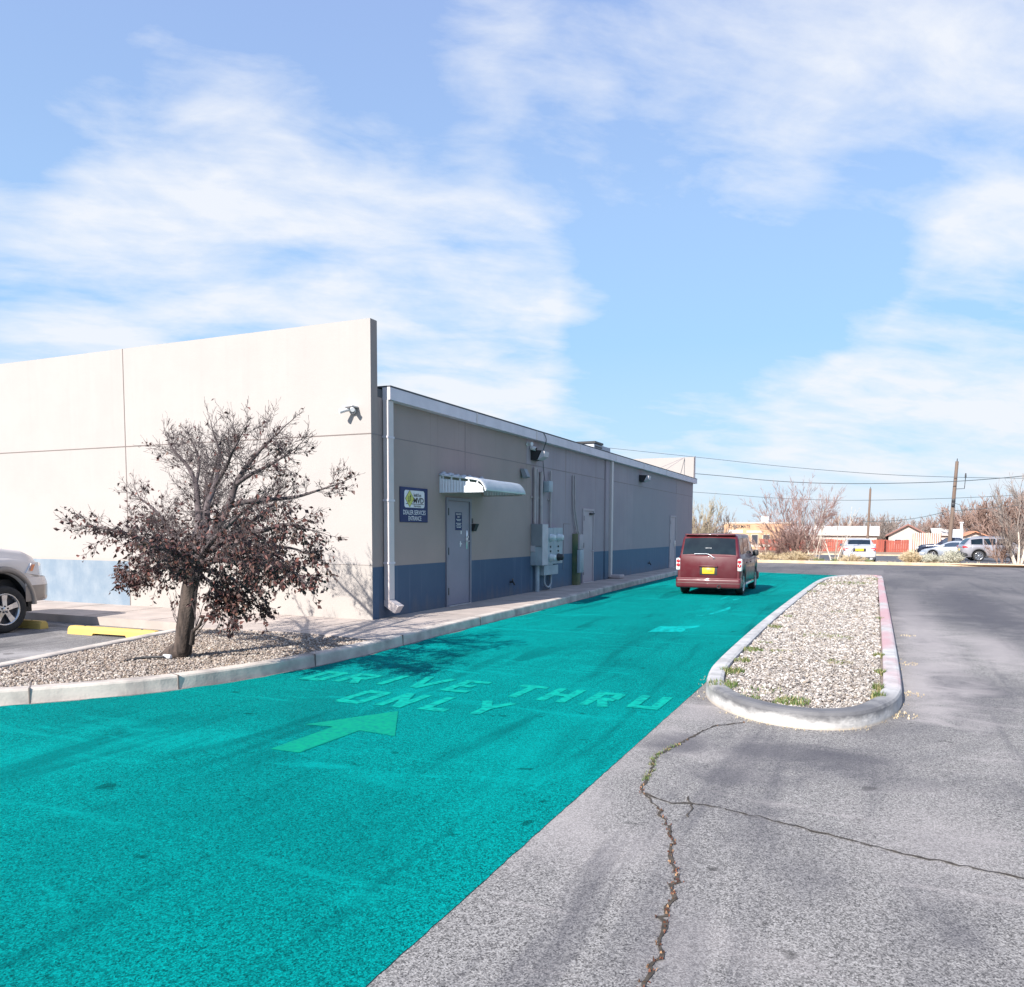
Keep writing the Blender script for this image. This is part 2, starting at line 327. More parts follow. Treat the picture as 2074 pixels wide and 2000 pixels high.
MT['taupe'] = car_paint('taupe_paint', (.20, .175, .16), .2, .4)
MT['carwhite'] = car_paint('white_car_paint', (.46, .47, .50), .05, .4, .5)
MT['navy'] = car_paint('dark_blue_paint', (.012, .018, .045), .3, .25)
MT['silver'] = car_paint('silver_paint', (.42, .45, .50), .5, .3)
MT['greypaint'] = car_paint('grey_paint', (.33, .32, .345), .4, .3)
MT['glass'] = M('tinted_glass', (.006, .012, .020), (.012, .022, .030), 3, .05, spec=.30)
MT['glassblue'] = M('side_glass', (.03, .045, .07), rough=.03, coat=1.0, spec=1.0)
MT['tyre'] = M('tyre_rubber', (.018, .018, .020), (.03, .028, .027), 8, .85)
MT['rim'] = M('alloy_rim', (.55, .55, .57), rough=.25, metal=.85)
MT['rimdark'] = M('rim_dark', (.02, .02, .03), rough=.5)
MT['redlamp'] = M('red_lens', (.55, .02, .03), rough=.12, coat=.6)
MT['clearlamp'] = M('clear_lens', (.66, .64, .64), rough=.12, coat=.8)
MT['amber'] = M('amber_lens', (.75, .22, .06), rough=.15, coat=.6)
MT['plate'] = M('plate_yellow', (.80, .52, .03), (.75, .45, .03), 8, .4)
MT['platered'] = M('plate_writing', (.45, .17, .03), rough=.5)
MT['chrome'] = M('chrome', (.75, .75, .77), rough=.12, metal=1.0)
MT['plastic'] = M('black_plastic', (.025, .025, .028), rough=.6)
MT['fence_red'] = M('red_stained_board', (.34, .085, .055), (.25, .06, .045), 1.2, .85, stretch=(3, 1, .3))
MT['fence_brown'] = M('brown_board', (.24, .12, .085), (.18, .09, .07), 3, .85)
MT['cream'] = M('cream_board', (.56, .50, .43), (.48, .42, .37), 3, .8)
MT['pole'] = M('pole_wood', (.20, .145, .115), (.13, .09, .07), 3, .95, stretch=(6, 6, .3))
MT['wire'] = M('wire', (.05, .07, .08), rough=.6)
MT['store'] = M('orange_stucco', (.52, .33, .20), (.44, .27, .17), 1, .9)
MT['roof_white'] = M('white_roof', (.56, .53, .50), (.50, .46, .44), 1, .8)
MT['roof_red'] = M('red_brown_fascia', (.26, .13, .11), rough=.8)
MT['roof_pale'] = M('pale_shingle', (.42, .40, .40), (.33, .29, .28), 1.5, .85)
MT['orange_roof'] = M('orange_tile', (.52, .24, .14), rough=.85)
MT['housewall'] = M('house_stucco', (.50, .44, .40), (.44, .38, .35), 1, .85)
MT['window'] = M('dark_window', (.05, .055, .07), rough=.15)
MT['redpaint'] = M('red_paint', (.48, .06, .05), rough=.6)
MT['hvac'] = M('hvac_metal', (.30, .33, .38), rough=.5)
MT['bluegrey'] = M('blue_grey_metal', (.42, .45, .50), rough=.5)

# ---------------------------------------------------------------- helpers
def tag(o, label=None, cat=None, group=None, kind=None):
    if label: o['label'] = label
    if cat: o['category'] = cat
    if group: o['group'] = group
    if kind: o['kind'] = kind
    return o
def empty(name, loc=(0, 0, 0), rz=0.0):
    o = bpy.data.objects.new(name, None); C.objects.link(o); o.location = loc; o.rotation_euler = (0, 0, rz); o.empty_display_size = .2
    return o
def copy_tree(o, parent=None):
    c = o.copy(); C.objects.link(c)
    if parent: c.parent = parent
    for ch in [x for x in bpy.data.objects if x.parent == o]: copy_tree(ch, c)
    return c
class MB:
    def __init__(s): s.v = []; s.f = []; s.sm = []
    def add(s, vs, fs, smooth=False):
        o = len(s.v); s.v += [tuple(p) for p in vs]
        for f in fs: s.f.append(tuple(i+o for i in f)); s.sm.append(smooth)
        return s
    def box(s, x0, x1, y0, y1, z0, z1):
        vs = [(x, y, z) for x in (x0, x1) for y in (y0, y1) for z in (z0, z1)]
        return s.add(vs, [(0, 1, 3, 2), (4, 6, 7, 5), (0, 4, 5, 1), (2, 3, 7, 6), (0, 2, 6, 4), (1, 5, 7, 3)])
    def rbox(s, x0, x1, y0, y1, z0, z1, r=.02, seg=2, smooth=True):
        bm = bmesh.new(); bmesh.ops.create_cube(bm, size=1)
        bmesh.ops.scale(bm, vec=(x1-x0, y1-y0, z1-z0), verts=bm.verts)
        bmesh.ops.translate(bm, vec=((x0+x1)/2, (y0+y1)/2, (z0+z1)/2), verts=bm.verts)
        r = min(r, abs(x1-x0)*.45, abs(y1-y0)*.45, abs(z1-z0)*.45)
        bmesh.ops.bevel(bm, geom=list(bm.edges), offset=r, segments=seg, affect='EDGES', profile=.5)
        bm.verts.index_update()
        s.add([v.co[:] for v in bm.verts], [[v.index for v in f.verts] for f in bm.faces], smooth); bm.free(); return s
    def tube(s, pts, r, k=8, caps=True, smooth=True):
        pts = [Vector(p) for p in pts]; n = len(pts)
        rs = r if hasattr(r, '__len__') else [r]*n
        rings = []; prev = None
        for i, p in enumerate(pts):
            t = (pts[min(i+1, n-1)]-pts[max(i-1, 0)]); t = t.normalized() if t.length > 1e-9 else Vector((0, 0, 1))
            if prev is None:
                a = t.cross(Vector((0, 0, 1)) if abs(t.z) < .9 else Vector((1, 0, 0))).normalized()
            else: a = (prev-t*prev.dot(t)).normalized()
            prev = a; b = t.cross(a)
            rings.append([p+(a*math.cos(2*math.pi*j/k)+b*math.sin(2*math.pi*j/k))*rs[i] for j in range(k)])
        vs = [q for rg in rings for q in rg]; fs = []
        for i in range(n-1):
            for j in range(k): fs.append((i*k+j, i*k+(j+1) % k, (i+1)*k+(j+1) % k, (i+1)*k+j))
        s.add(vs, fs, smooth)
        if caps: s.add(rings[0], [tuple(range(k))[::-1]]); s.add(rings[-1], [tuple(range(k))])
        return s
    def lathe(s, prof, axis='x', c=(0, 0, 0), k=32, smooth=True):      # prof: (along, radius)
        vs = []; n = len(prof)
        for (a, r) in prof:
            for j in range(k):
                u, v = r*math.cos(2*math.pi*j/k), r*math.sin(2*math.pi*j/k)
                p = {'x': (a, u, v), 'y': (u, a, v), 'z': (u, v, a)}[axis]
                vs.append((p[0]+c[0], p[1]+c[1], p[2]+c[2]))
        fs = [(i*k+j, i*k+(j+1) % k, (i+1)*k+(j+1) % k, (i+1)*k+j) for i in range(n-1) for j in range(k)]
        return s.add(vs, fs, smooth)
    def prism(s, poly, z0, z1):
        n = len(poly); vs = [(x, y, z0) for x, y in poly]+[(x, y, z1) for x, y in poly]
        return s.add(vs, [tuple(range(n))[::-1], tuple(range(n, 2*n))]+[(i, (i+1) % n, n+(i+1) % n, n+i) for i in range(n)])
    def sheet(s, poly, z):
        return s.add([(x, y, z) for x, y in poly], [tuple(range(len(poly)))])
    def build(s, name, mat, parent=None, fix=True):
        me = bpy.data.meshes.new(name); me.from_pydata(s.v, [], s.f)
        me.polygons.foreach_set('use_smooth', np.array(s.sm, dtype=bool))
        me.materials.append(mat)
        if fix and len(s.v) < 60000:
            bm = bmesh.new(); bm.from_mesh(me); bmesh.ops.recalc_face_normals(bm, faces=bm.faces); bm.to_mesh(me); bm.free()
        me.update()
        o = bpy.data.objects.new(name, me); C.objects.link(o)
        if parent: o.parent = parent
        return o
def np_build(name, V, F, mat, parent=None, smooth=False):
    me = bpy.data.meshes.new(name); V = np.asarray(V, dtype=np.float32); F = np.asarray(F, dtype=np.int32); k = F.shape[1]
    me.vertices.add(len(V)); me.vertices.foreach_set('co', V.ravel())
    me.loops.add(F.size); me.loops.foreach_set('vertex_index', F.ravel())
    me.polygons.add(len(F)); me.polygons.foreach_set('loop_start', np.arange(0, F.size, k, dtype=np.int32))
    me.polygons.foreach_set('use_smooth', np.full(len(F), smooth))
    me.materials.append(mat); me.update(); me.validate()
    o = bpy.data.objects.new(name, me); C.objects.link(o)
    if parent: o.parent = parent
    return o
def smooth_path(pts, n=6, closed=False):
    P = [np.array(p, float) for p in pts]; out = []; m = len(P)
    for i in range(m if closed else m-1):
        g = lambda j: P[j % m] if closed else P[min(max(j, 0), m-1)]
        a, b, c, d = g(i-1), g(i), g(i+1), g(i+2)
        for k in range(n):
            t = k/n
            out.append(tuple(.5*((2*b)+(-a+c)*t+(2*a-5*b+4*c-d)*t*t+(-a+3*b-3*c+d)*t**3)))
    if not closed: out.append(tuple(P[-1]))
    return out
def offset_path(pts, d, closed=False):               # to the left of the way
    out = []; n = len(pts)
    for i in range(n):
        a = pts[(i-1) % n] if closed else pts[max(i-1, 0)]; b = pts[(i+1) % n] if closed else pts[min(i+1, n-1)]
        tx, ty = b[0]-a[0], b[1]-a[1]; l = math.hypot(tx, ty) or 1
        out.append((pts[i][0]-ty/l*d, pts[i][1]+tx/l*d))
    return out
def kerb_mb(pts, width, h, closed=False, mb=None, r=.025):  # pts: outer foot; the kerb lies to the left
    mb = mb or MB()
    prof = [(0, 0), (.008, h-r), (.008+r*.35, h-r*.3), (r+.012, h), (width-r, h), (width-.004, h-r*.4), (width, h-r), (width, 0)]
    rings = [offset_path(pts, o, closed) for o, _ in prof]; n = len(pts); k = len(prof)
    vs = [(rings[j][i][0], rings[j][i][1], prof[j][1]) for i in range(n) for j in range(k)]
    fs = []
    for i in range(n if closed else n-1):
        for j in range(k-1):
            a, b = i*k+j, ((i+1) % n)*k+j
            fs.append((a, b, b+1, a+1))
    mb.add(vs, fs, False)
    if not closed: mb.add(vs[:k], [tuple(range(k))]); mb.add(vs[-k:], [tuple(range(k))[::-1]])
    return mb
def text_mb(mb, s, org, u, v, width, height, lift, bold=0.0):
    cu = bpy.data.curves.new('writing_curve', 'FONT'); cu.body = s; cu.offset = bold; cu.resolution_u = 3
    ob = bpy.data.objects.new('writing_tmp', cu); C.objects.link(ob)
    dg = bpy.context.evaluated_depsgraph_get(); me = ob.evaluated_get(dg).to_mesh()
    P = np.array([x.co[:2] for x in me.vertices]); F = [tuple(p.vertices) for p in me.polygons]
    ob.evaluated_get(dg).to_mesh_clear(); bpy.data.objects.remove(ob); bpy.data.curves.remove(cu)
    lo, hi = P.min(0), P.max(0); P = (P-lo)/(hi-lo)
    u, v, org = Vector(u), Vector(v), Vector(org); nrm = u.cross(v).normalized()
    mb.add([org+u*(p[0]*width)+v*(p[1]*height)+nrm*lift for p in P], F)
    return mb

rng = np.random.default_rng(7); random.seed(7)
# ---------------------------------------------------------------- ground
def gz(y): return -0.0145*(min(max(y, 44.0), 140.0)-44.0)
ys = [-80, 0, 45.9, 46, 60, 80, 100, 120, 140, 200, 400, 900, 3000]
xs = [-3000, -400, -120, -60, -20, 0, 20, 60, 120, 400, 3000]
g = MB(); nx = len(xs)
g.add([(x, y, -0.03 if y < 46 else gz(y)) for y in ys for x in xs], [(j*nx+i, j*nx+i+1, (j+1)*nx+i+1, (j+1)*nx+i) for j in range(len(ys)-1) for i in range(nx-1)])
tag(g.build('ground', MT['dirt']), kind='structure')
s = MB().sheet([(-90, -60), (90, -60), (90, 45.95), (-90, 45.95)], 0.0)
tag(s.build('parking_lot', MT['asphalt']), kind='structure')
s = MB(); yy = [49.6, 56, 64, 72, 80, 88]
s.add([(x, y, gz(y)+.012) for y in yy for x in (-70, 70)], [(2*i, 2*i+1, 2*i+3, 2*i+2) for i in range(len(yy)-1)])
tag(s.build('street', MT['street']), kind='structure')
s = MB(); s.add([(x, y, gz(y)+h) for (y, h) in ((88, .0), (88, .15), (89.6, .15), (89.6, 0)) for x in (-70, 70)], [(2*i, 2*i+1, 2*i+3, 2*i+2) for i in range(3)])
tag(s.build('street_kerb', MT['kerb_far']), kind='structure')
s = MB(); s.add([(x, y, z) for (y, z) in ((46.25, .10), (47.5, .07), (49.7, -.07)) for x in (-70, 70)], [(2*i, 2*i+1, 2*i+3, 2*i+2) for i in range(2)])
tag(s.build('verge', MT['verge']), kind='structure')
s = MB().sheet([(-30, -6), (-9.98, -6), (-8.9, 3.2), (-9.05, 4.3), (-9.35, 5.9), (-10.05, 8.9), (-10.05, 9.7), (-30, 9.7)], .003)
tag(s.build('parking_stall', MT['stall']), kind='structure')
k = kerb_mb([(-70, 46.6), (-20, 45.75), (-5.5, 45.9), (.8, 46.0), (7, 46.6), (14, 47.0), (70, 50)], .32, .15)
tag(k.build('kerb', MT['kerb_far']), kind='structure')

KL = [(-9.92, 9.45), (-9.86, 8.85), (-9.62, 7.8), (-9.36, 6.65), (-9.17, 5.9), (-8.95, 4.9), (-8.82, 4.15), (-8.62, 3.72), (-8.35, 3.88), (-7.95, 4.38), (-7.57, 4.86), (-7.17, 5.36),
      (-6.74, 6.02), (-6.44, 6.95), (-6.28, 7.98), (-6.24, 9.1), (-6.29, 10.25), (-6.34, 11.4), (-6.42, 14), (-6.52, 18), (-6.70, 22.3), (-6.94, 31), (-7.05, 38.2)]
KLs = smooth_path(KL, 5)
tag(kerb_mb(KLs, .19, .15).build('kerb', MT['kerb_left']), kind='structure')
j = MB()                                        # saw cuts across the kerb
for i in range(34, len(KLs)-1, 9):
    a, b = Vector((*KLs[i], 0)), Vector((*KLs[i+1], 0)); t = (b-a).normalized(); nn = Vector((-t.y, t.x, 0))
    for (o0, o1, z0, z1) in ((-.003, .012, 0, .150), (.0, .193, .149, .1525)):
        q = [a+nn*o0-t*.006, a+nn*o1-t*.006, a+nn*o1+t*.006, a+nn*o0+t*.006]
        j.prism([(p.x, p.y) for p in q], z0, z1)
tag(j.build('kerb_joint', MT['joint']), kind='structure')
inner = offset_path(KLs, .15)
bed_in = [p for p in inner if p[1] < 9.35]
bed = bed_in[:]
topline = [(-6.47, 9.42), (-7.1, 9.55), (-7.84, 9.62), (-8.5, 9.56), (-9.24, 9.48), (-9.7, 9.38)]
side_in = [p for i, p in enumerate(inner) if p[1] >= 9.42 and p[0] > -8]
walk = [(-45, 9.72), (-10.6, 9.76), (-9.95, 9.6), (-9.74, 9.4)] + topline[::-1][1:] + side_in + [(WX-.1, 38.2), (WX-.1, 11.62), (-45, 11.62)]
tag(MB().prism(walk, -.02, .143).build('sidewalk', MT['concrete']), kind='structure')
j = MB()
for y in (13.0, 14.6, 16.2, 17.8, 19.4, 21.0, 22.6, 24.2, 25.8, 27.4, 29, 30.6, 32.2, 33.8, 35.4):
    j.box(WX+.01, -6.62-(y-14)*.021, y-.006, y+.006, .1425, .1455)
for x in (-8.0, -9.6, -11.2, -12.8, -14.4, -16):
    j.box(x-.006, x+.006, 9.80 if x < -9.8 else 9.64, 11.54, .1425, .1455)
tag(j.build('sidewalk_joint', MT['joint']), kind='structure')
bedpoly = bed + topline
tag(MB().prism(bedpoly, -.02, .10).build('gravel_bed', MT['gravel_bed']), kind='structure')

IS = [(.30, 8.5), (.34, 9.6), (.36, 15), (.37, 24), (.37, 30.6), (.27, 31.5), (-.1, 31.78), (-.75, 31.35), (-1.28, 30.1), (-1.55, 28.2), (-1.66, 24.5), (-1.72, 18), (-1.73, 13.8), (-1.68, 10), (-1.6, 8.75),
      (-1.44, 8.05), (-1.13, 7.55), (-.76, 7.28), (-.36, 7.25), (-.03, 7.47), (.18, 7.92)]
ISs = smooth_path(IS, 6, True)
tag(kerb_mb(ISs, .185, .16, True, r=.035).build('island_kerb', MT['white_kerb']), kind='structure')
isl = offset_path(ISs, .16, True)
tag(MB().prism(isl, -.02, .11).build('island_bed', MT['gravel_bed']), kind='structure')

# the green coat of the drive-through lane
lane_left = [(-14, -6), (-14, -1), (-9.6, 2.6), (-8.72, 3.5), (-8.5, 3.66), (-8.28, 3.8)] + [(p[0]+.05+.035*math.sin(i*1.7)*math.sin(i*.53), p[1]-.02) for i, p in enumerate(KLs) if p[0] > -8.2 and 4.1 < p[1] < 35.4 and i > 38]
lane_right = [(-4.15, 34.74), (-1.25, 33.8), (-.5, 31.85), (-.8, 31.45), (-1.31, 30.2), (-1.59, 28.2), (-1.70, 24.5), (-1.75, 18), (-1.755, 13.8), (-1.70, 10), (-1.66, 9.0), (-1.66, 8.2)] + [(-1.662+random.gauss(0, .0018), 8.1-.06*i) for i in range(1, 140)] + [(-1.66, -6)]
tag(MB().sheet(lane_left+[(-7.05, 35.5)]+lane_right, .004).build('drive_lane', MT['teal']), kind='structure')

# lettering on the lane, stroke by stroke
def strokes(mb, x0, y0, w, h, ch, t=.10, tz=.12, z=.008):
    def bar(a, b, tt=t):
        a = Vector((x0+a[0]*w, y0+a[1]*h)); b = Vector((x0+b[0]*w, y0+b[1]*h)); d = (b-a).normalized(); n = Vector((-d.y, d.x))*tt/2
        mb.add([(*(a-n), z+mb.z), (*(b-n), z+mb.z), (*(b+n), z+mb.z), (*(a+n), z+mb.z)], [(0, 1, 2, 3)]); mb.z += .00012
    mb.z = getattr(mb, 'z', 0.0)
    e = t/2/w; f = tz/2/h
    G = {'D': [((e, 0), (e, 1)), ((0, f), (.8, f)), ((0, 1-f), (.8, 1-f)), ((1-e, .12), (1-e, .88)), ((.72, .04), (.98, .2)), ((.72, .96), (.98, .8))],
         'R': [((e, 0), (e, 1)), ((0, 1-f), (.85, 1-f)), ((1-e, .55), (1-e, .95)), ((0, .5), (.9, .5)), ((.45, .5), (1-e, 0))],
         'I': [((.5, 0), (.5, 1))],
         'V': [((.04, 1), (.5, 0)), ((.96, 1), (.5, 0))],
         'E': [((e, 0), (e, 1)), ((0, f), (1, f)), ((0, 1-f), (1, 1-f)), ((0, .52), (.75, .52))],
         'T': [((.5, 0), (.5, 1)), ((0, 1-f), (1, 1-f))],
         'H': [((e, 0), (e, 1)), ((1-e, 0), (1-e, 1)), ((0, .5), (1, .5))],
         'U': [((e, .1), (e, 1)), ((1-e, .1), (1-e, 1)), ((.02, f), (.98, f))],
         'O': [((e, .08), (e, .92)), ((1-e, .08), (1-e, .92)), ((.08, f), (.92, f)), ((.08, 1-f), (.92, 1-f))],
         'N': [((e, 0), (e, 1)), ((1-e, 0), (1-e, 1)), ((e, .96), (1-e, .04))],
         'L': [((e, 0), (e, 1)), ((0, f), (1, f))],
         'Y': [((.5, 0), (.5, .5)), ((.06, 1), (.5, .46)), ((.94, 1), (.5, .46))]}
    for a, b in G[ch]:
        bar(a, b, tz if abs(a[1]-b[1])*h < abs(a[0]-b[0])*w*.3 else t)
def word(name, label, letters, mat):
    mb = MB()
    for ch, x0, y0, w_, h_ in letters: strokes(mb, x0, y0, w_, h_, ch)
    tag(mb.build(name, mat, fix=False), label, 'road marking', 'painted words on the drive-through lane')
word('road_marking', 'faded painted word DRIVE on the teal lane beside the gravel bed kerb', [('D', -5.90, 7.19, .31, .56), ('R', -5.47, 7.24, .34, .55), ('I', -4.95, 7.30, .12, .58), ('V', -4.62, 7.31, .34, .62), ('E', -4.13, 7.30, .32, .65)], MT['marking'])
word('road_marking', 'faded painted word THRU ending at the lane edge by the island', [('T', -3.46, 7.33, .32, .66), ('H', -3.03, 7.30, .31, .68), ('R', -2.57, 7.29, .30, .68), ('U', -2.12, 7.38, .32, .62)], MT['marking'])
word('road_marking', 'faded painted word ONLY between the longer line of words and the arrow', [('O', -4.82, 6.38, .32, .62), ('N', -4.36, 6.42, .30, .62), ('L', -3.89, 6.44, .29, .61), ('Y', -3.46, 6.48, .32, .58)], MT['marking'])
ar = MB(); A = [(-4.19, 4.76), (-3.92, 4.77), (-3.90, 5.53), (-3.53, 5.50), (-4.0, 6.29), (-4.45, 5.50), (-4.18, 5.54)]
ar.add([(x, y, .0082) for x, y in A], [(0, 1, 2, 6), (5, 6, 4), (6, 2, 4), (2, 3, 4)])
tag(ar.build('road_marking', MT['marking_g'], fix=False), 'large worn green arrow painted on the teal lane below the word ONLY', 'road marking')

# older paint further up the lane, worn to ragged scraps
def scraps(label, polys, mat):
    mb = MB()
    for P in polys:
        Q = []
        for i in range(len(P)):
            a, b = P[i], P[(i+1) % len(P)]
            for k in range(5): Q.append((a[0]+(b[0]-a[0])*k/5+random.uniform(-2, 2), a[1]+(b[1]-a[1])*k/5+random.uniform(-.5, .5)))
        vs = []
        for x, y in Q:
            d = ray(1060+x/3.92, 1100+y/3.92); t = (.008-CAM_H)/d.z; vs.append((d.x*t, d.y*t, .008))
        c = tuple(sum(v[i] for v in vs)/len(vs) for i in range(3)); n = len(vs)
        mb.add(vs+[c], [(i, (i+1) % n, n) for i in range(n)])
    tag(mb.build('road_marking', mat, fix=False), label, 'road marking')
scraps('ragged pale scrap of worn paint in mid lane between the lettering and the maroon wagon', [[(985, 708), (1090, 660), (1300, 662), (1395, 655), (1405, 668), (1290, 685), (1270, 706)]], MT['scrap'])
scraps('broken zigzag of worn pale paint on the lane just behind the maroon wagon', [[(1460, 568), (1590, 525), (1640, 505), (1650, 520), (1600, 540), (1500, 566)], [(1570, 440), (1640, 420), (1630, 430), (1560, 455)], [(1660, 450), (1725, 438), (1700, 452), (1665, 456)], [(1370, 570), (1430, 572), (1425, 578), (1368, 577)]], MT['scrap'])

# cracks in the asphalt
def crack(pts, w0, seed, z=.005):
    r = random.Random(seed); P = []
    for i in range(len(pts)-1):
        n = max(2, int(math.dist(pts[i], pts[i+1])/.035))
        for q in range(n):
            t = q/n; P.append((pts[i][0]*(1-t)+pts[i+1][0]*t+r.gauss(0, .009), pts[i][1]*(1-t)+pts[i+1][1]*t+r.gauss(0, .009)))
    P.append(pts[-1]); a = offset_path(P, 0); lw = [w0*r.uniform(.35, 1.4) for _ in P]
    mb = MB(); vs = []
    for i, p in enumerate(P):
        b = P[min(i+1, len(P)-1)]; c = P[max(i-1, 0)]; tx, ty = b[0]-c[0], b[1]-c[1]; l = math.hypot(tx, ty) or 1
        nx_, ny_ = -ty/l, tx/l; vs += [(p[0]+nx_*lw[i]/2, p[1]+ny_*lw[i]/2, z), (p[0]-nx_*lw[i]/2, p[1]-ny_*lw[i]/2, z)]
    mb.add(vs, [(2*i, 2*i+1, 2*i+3, 2*i+2) for i in range(len(P)-1)]); return mb, P
C1 = [(-1.0, 7.24), (-1.22, 6.98), (-1.33, 6.47), (-1.39, 6.08), (-1.43, 5.96), (-1.42, 5.71), (-1.36, 5.38), (-1.35, 5.12), (-1.31, 4.99), (-1.14, 4.73), (-1.07, 4.56), (-1.0, 4.42), (-.94, 4.23), (-.91, 4.05), (-.86, 3.92), (-.80, 3.75), (-.82, 3.70), (-.78, 3.54), (-.79, 3.44), (-.76, 3.29), (-.75, 3.16), (-.72, 3.08), (-.74, 2.96), (-.72, 2.83), (-.70, 2.4), (-.62, 1.6)]
C2 = [(-1.31, 4.99), (-1.12, 4.88), (-.97, 4.91), (-.80, 4.91), (-.59, 4.86), (-.44, 4.81), (-.25, 4.75), (-.02, 4.68), (.20, 4.61), (.33, 4.58), (.50, 4.55), (.74, 4.51), (1.6, 4.4)]
C3 = [(-1.02, 5.02), (-.96, 4.83), (-.94, 4.66)]
mb1, P1 = crack(C1, .020, 1); mb2, P2 = crack(C2, .016, 2, .0055); mb3, P3 = crack(C3, .010, 3, .006)
for mb_ in (mb1, mb2, mb3): tag(mb_.build('asphalt_crack', MT['crack'], fix=False), kind='structure')

# ---------------------------------------------------------------- scatter
ICO = None
def ico():
    global ICO
    if ICO is None:
        bm = bmesh.new(); bmesh.ops.create_icosphere(bm, subdivisions=1, radius=1)
        bm.verts.index_update(); ICO = (np.array([v.co[:] for v in bm.verts]), np.array([[v.index for v in f.verts] for f in bm.faces])); bm.free()
    return ICO
def inside(poly, X, Y):
    r = np.zeros(len(X), bool); n = len(poly)
    for i in range(n):
        x1, y1 = poly[i]; x2, y2 = poly[(i+1) % n]
        c = (y1 > Y) != (y2 > Y)
        with np.errstate(divide='ignore', invalid='ignore'):
            r ^= c & (X < (x2-x1)*(Y-y1)/(y2-y1+1e-12)+x1)
    return r
def stones(name, poly, dens, z, size, mat):
    """dens: stones per square metre as a function of y; size(y) radius"""
    P = np.array(poly); lo, hi = P.min(0), P.max(0); X = []; S = []
    for y0 in np.arange(lo[1], hi[1], .5):
        n = int(dens(y0)*(hi[0]-lo[0])*.5)
        x = rng.uniform(lo[0], hi[0], n); y = rng.uniform(y0, min(y0+.5, hi[1]), n)
        ok = inside(poly, x, y); X.append(np.stack([x[ok], y[ok]], 1)); S.append(np.full(ok.sum(), size(y0)))
    X = np.concatenate(X); S = np.concatenate(S)*rng.lognormal(0, .32, len(X)).clip(.5, 2.0); n = len(X)
    V, F = ico()
    sc = rng.uniform(.65, 1.25, (n, 1, 3)); sc[:, :, 2] *= .62
    th = rng.uniform(0, 6.28, n); c, s_ = np.cos(th), np.sin(th)
    v = V[None]*sc*(1+rng.normal(0, .10, (n, len(V), 1)))*S[:, None, None]
    tilt = rng.normal(0, .35, (n, 1)); v[:, :, 2] += v[:, :, 0]*tilt
    x = v[:, :, 0]*c[:, None]-v[:, :, 1]*s_[:, None]+X[:, None, 0]; y = v[:, :, 0]*s_[:, None]+v[:, :, 1]*c[:, None]+X[:, None, 1]
    zz = v[:, :, 2]+z+rng.uniform(0, .022, (n, 1))
    VV = np.stack([x, y, zz], 2).reshape(-1, 3); FF = (F[None]+np.arange(n)[:, None, None]*len(V)).reshape(-1, 3)
    return np_build(name, VV, FF, mat)
o = stones('gravel', offset_path(bed, .06)+[(p[0], p[1]-.02) for p in topline], lambda y: 2500, .108, lambda y: .0112, MT['stone'])
tag(o, kind='stuff')
o = stones('island_gravel', offset_path(ISs, .215, True), lambda y: max(280, 2900-170*max(0, y-7)), .118, lambda y: .0110+.0009*max(0, y-9), MT['stone_white'])
tag(o, kind='stuff')
def blades(name, spots, mat, kind='stuff'):
    V = []; F = []
    for (x, y, z, r, n, h, wd) in spots:
        for _ in range(n):
            a = random.uniform(0, 6.28); d = r*math.sqrt(random.random()); px, py = x+math.cos(a)*d, y+math.sin(a)*d
            b = random.uniform(0, 6.28); hh = h*random.uniform(.5, 1.2); ln = hh*random.uniform(.1, .8); ww = wd*random.uniform(.6, 1.3)
            dx, dy = math.cos(b), math.sin(b); i = len(V)
            V += [(px-dy*ww, py+dx*ww, z), (px+dy*ww, py-dx*ww, z), (px+dx*ln*.35-dy*ww*.7, py+dy*ln*.35+dx*ww*.7, z+hh*.6), (px+dx*ln*.35+dy*ww*.7, py+dy*ln*.35-dx*ww*.7, z+hh*.6), (px+dx*ln, py+dy*ln, z+hh)]
            F += [(i, i+1, i+3), (i, i+3, i+2), (i+2, i+3, i+4)]
    return np_build(name, V, F, mat)
sp = []
for (px, py, r, n, h) in [(1465, 1390, .14, 110, .07), (1483, 1362, .12, 90, .07), (1503, 1340, .09, 60, .06), (1525, 1318, .12, 80, .06), (1550, 1303, .10, 40, .04), (1570, 1272, .12, 60, .06), (1597, 1250, .08, 40, .05), (1642, 1200, .12, 40, .06), (1660, 1185, .15, 50, .06),
                          (1700, 1343, .16, 70, .04), (1665, 1289, .28, 90, .04), (1700, 1292, .2, 60, .04), (1715, 1241, .3, 60, .04), (1727, 1182, .5, 120, .06), (1690, 1183, .4, 60, .05), (1768, 1174, .3, 60, .06),
                          (1607, 1424, .14, 120, .06), (1586, 1425, .10, 50, .05), (1520, 1416, .10, 50, .05), (1540, 1400, .2, 40, .04), (1778, 1415, .06, 60, .08), (1778, 1398, .05, 50, .08), (1782, 1365, .05, 40, .07), (1780, 1330, .06, 50, .06), (1782, 1255, .06, 30, .06), (1600, 1320, .10, 30, .03), (1572, 1320, .08, 30, .04)]:
    d = ray(px, py); t = (.13-CAM_H)/d.z; sp.append((d.x*t, d.y*t, .115, r*1.1, int(n*2.4), h*1.05, .0036+.0003*d.y*t))
tag(blades('grass', sp, MT['grass']), kind='stuff')
sp = []
for i, p in enumerate(ISs):
    if random.random() < .5 and p[1] < 12: sp.append((p[0]*1.03-.0, p[1]-.05, .002, .05, 6, .02, .003))
for px, py in ((1830, 1288), (1828, 1345), (1838, 1407), (1815, 1450)):
    d = ray(px, py); t = -CAM_H/d.z; sp.append((d.x*t+.06, d.y*t, .002, .13, 40, .02, .006))
tag(blades('dry_litter', sp, MT['straw']), kind='stuff')
sp = []
for i, p in enumerate(P1):
    if p[1] < 4.75 or random.random() < .2: sp.append((p[0], p[1], .003, .018, 3, .014, .005))
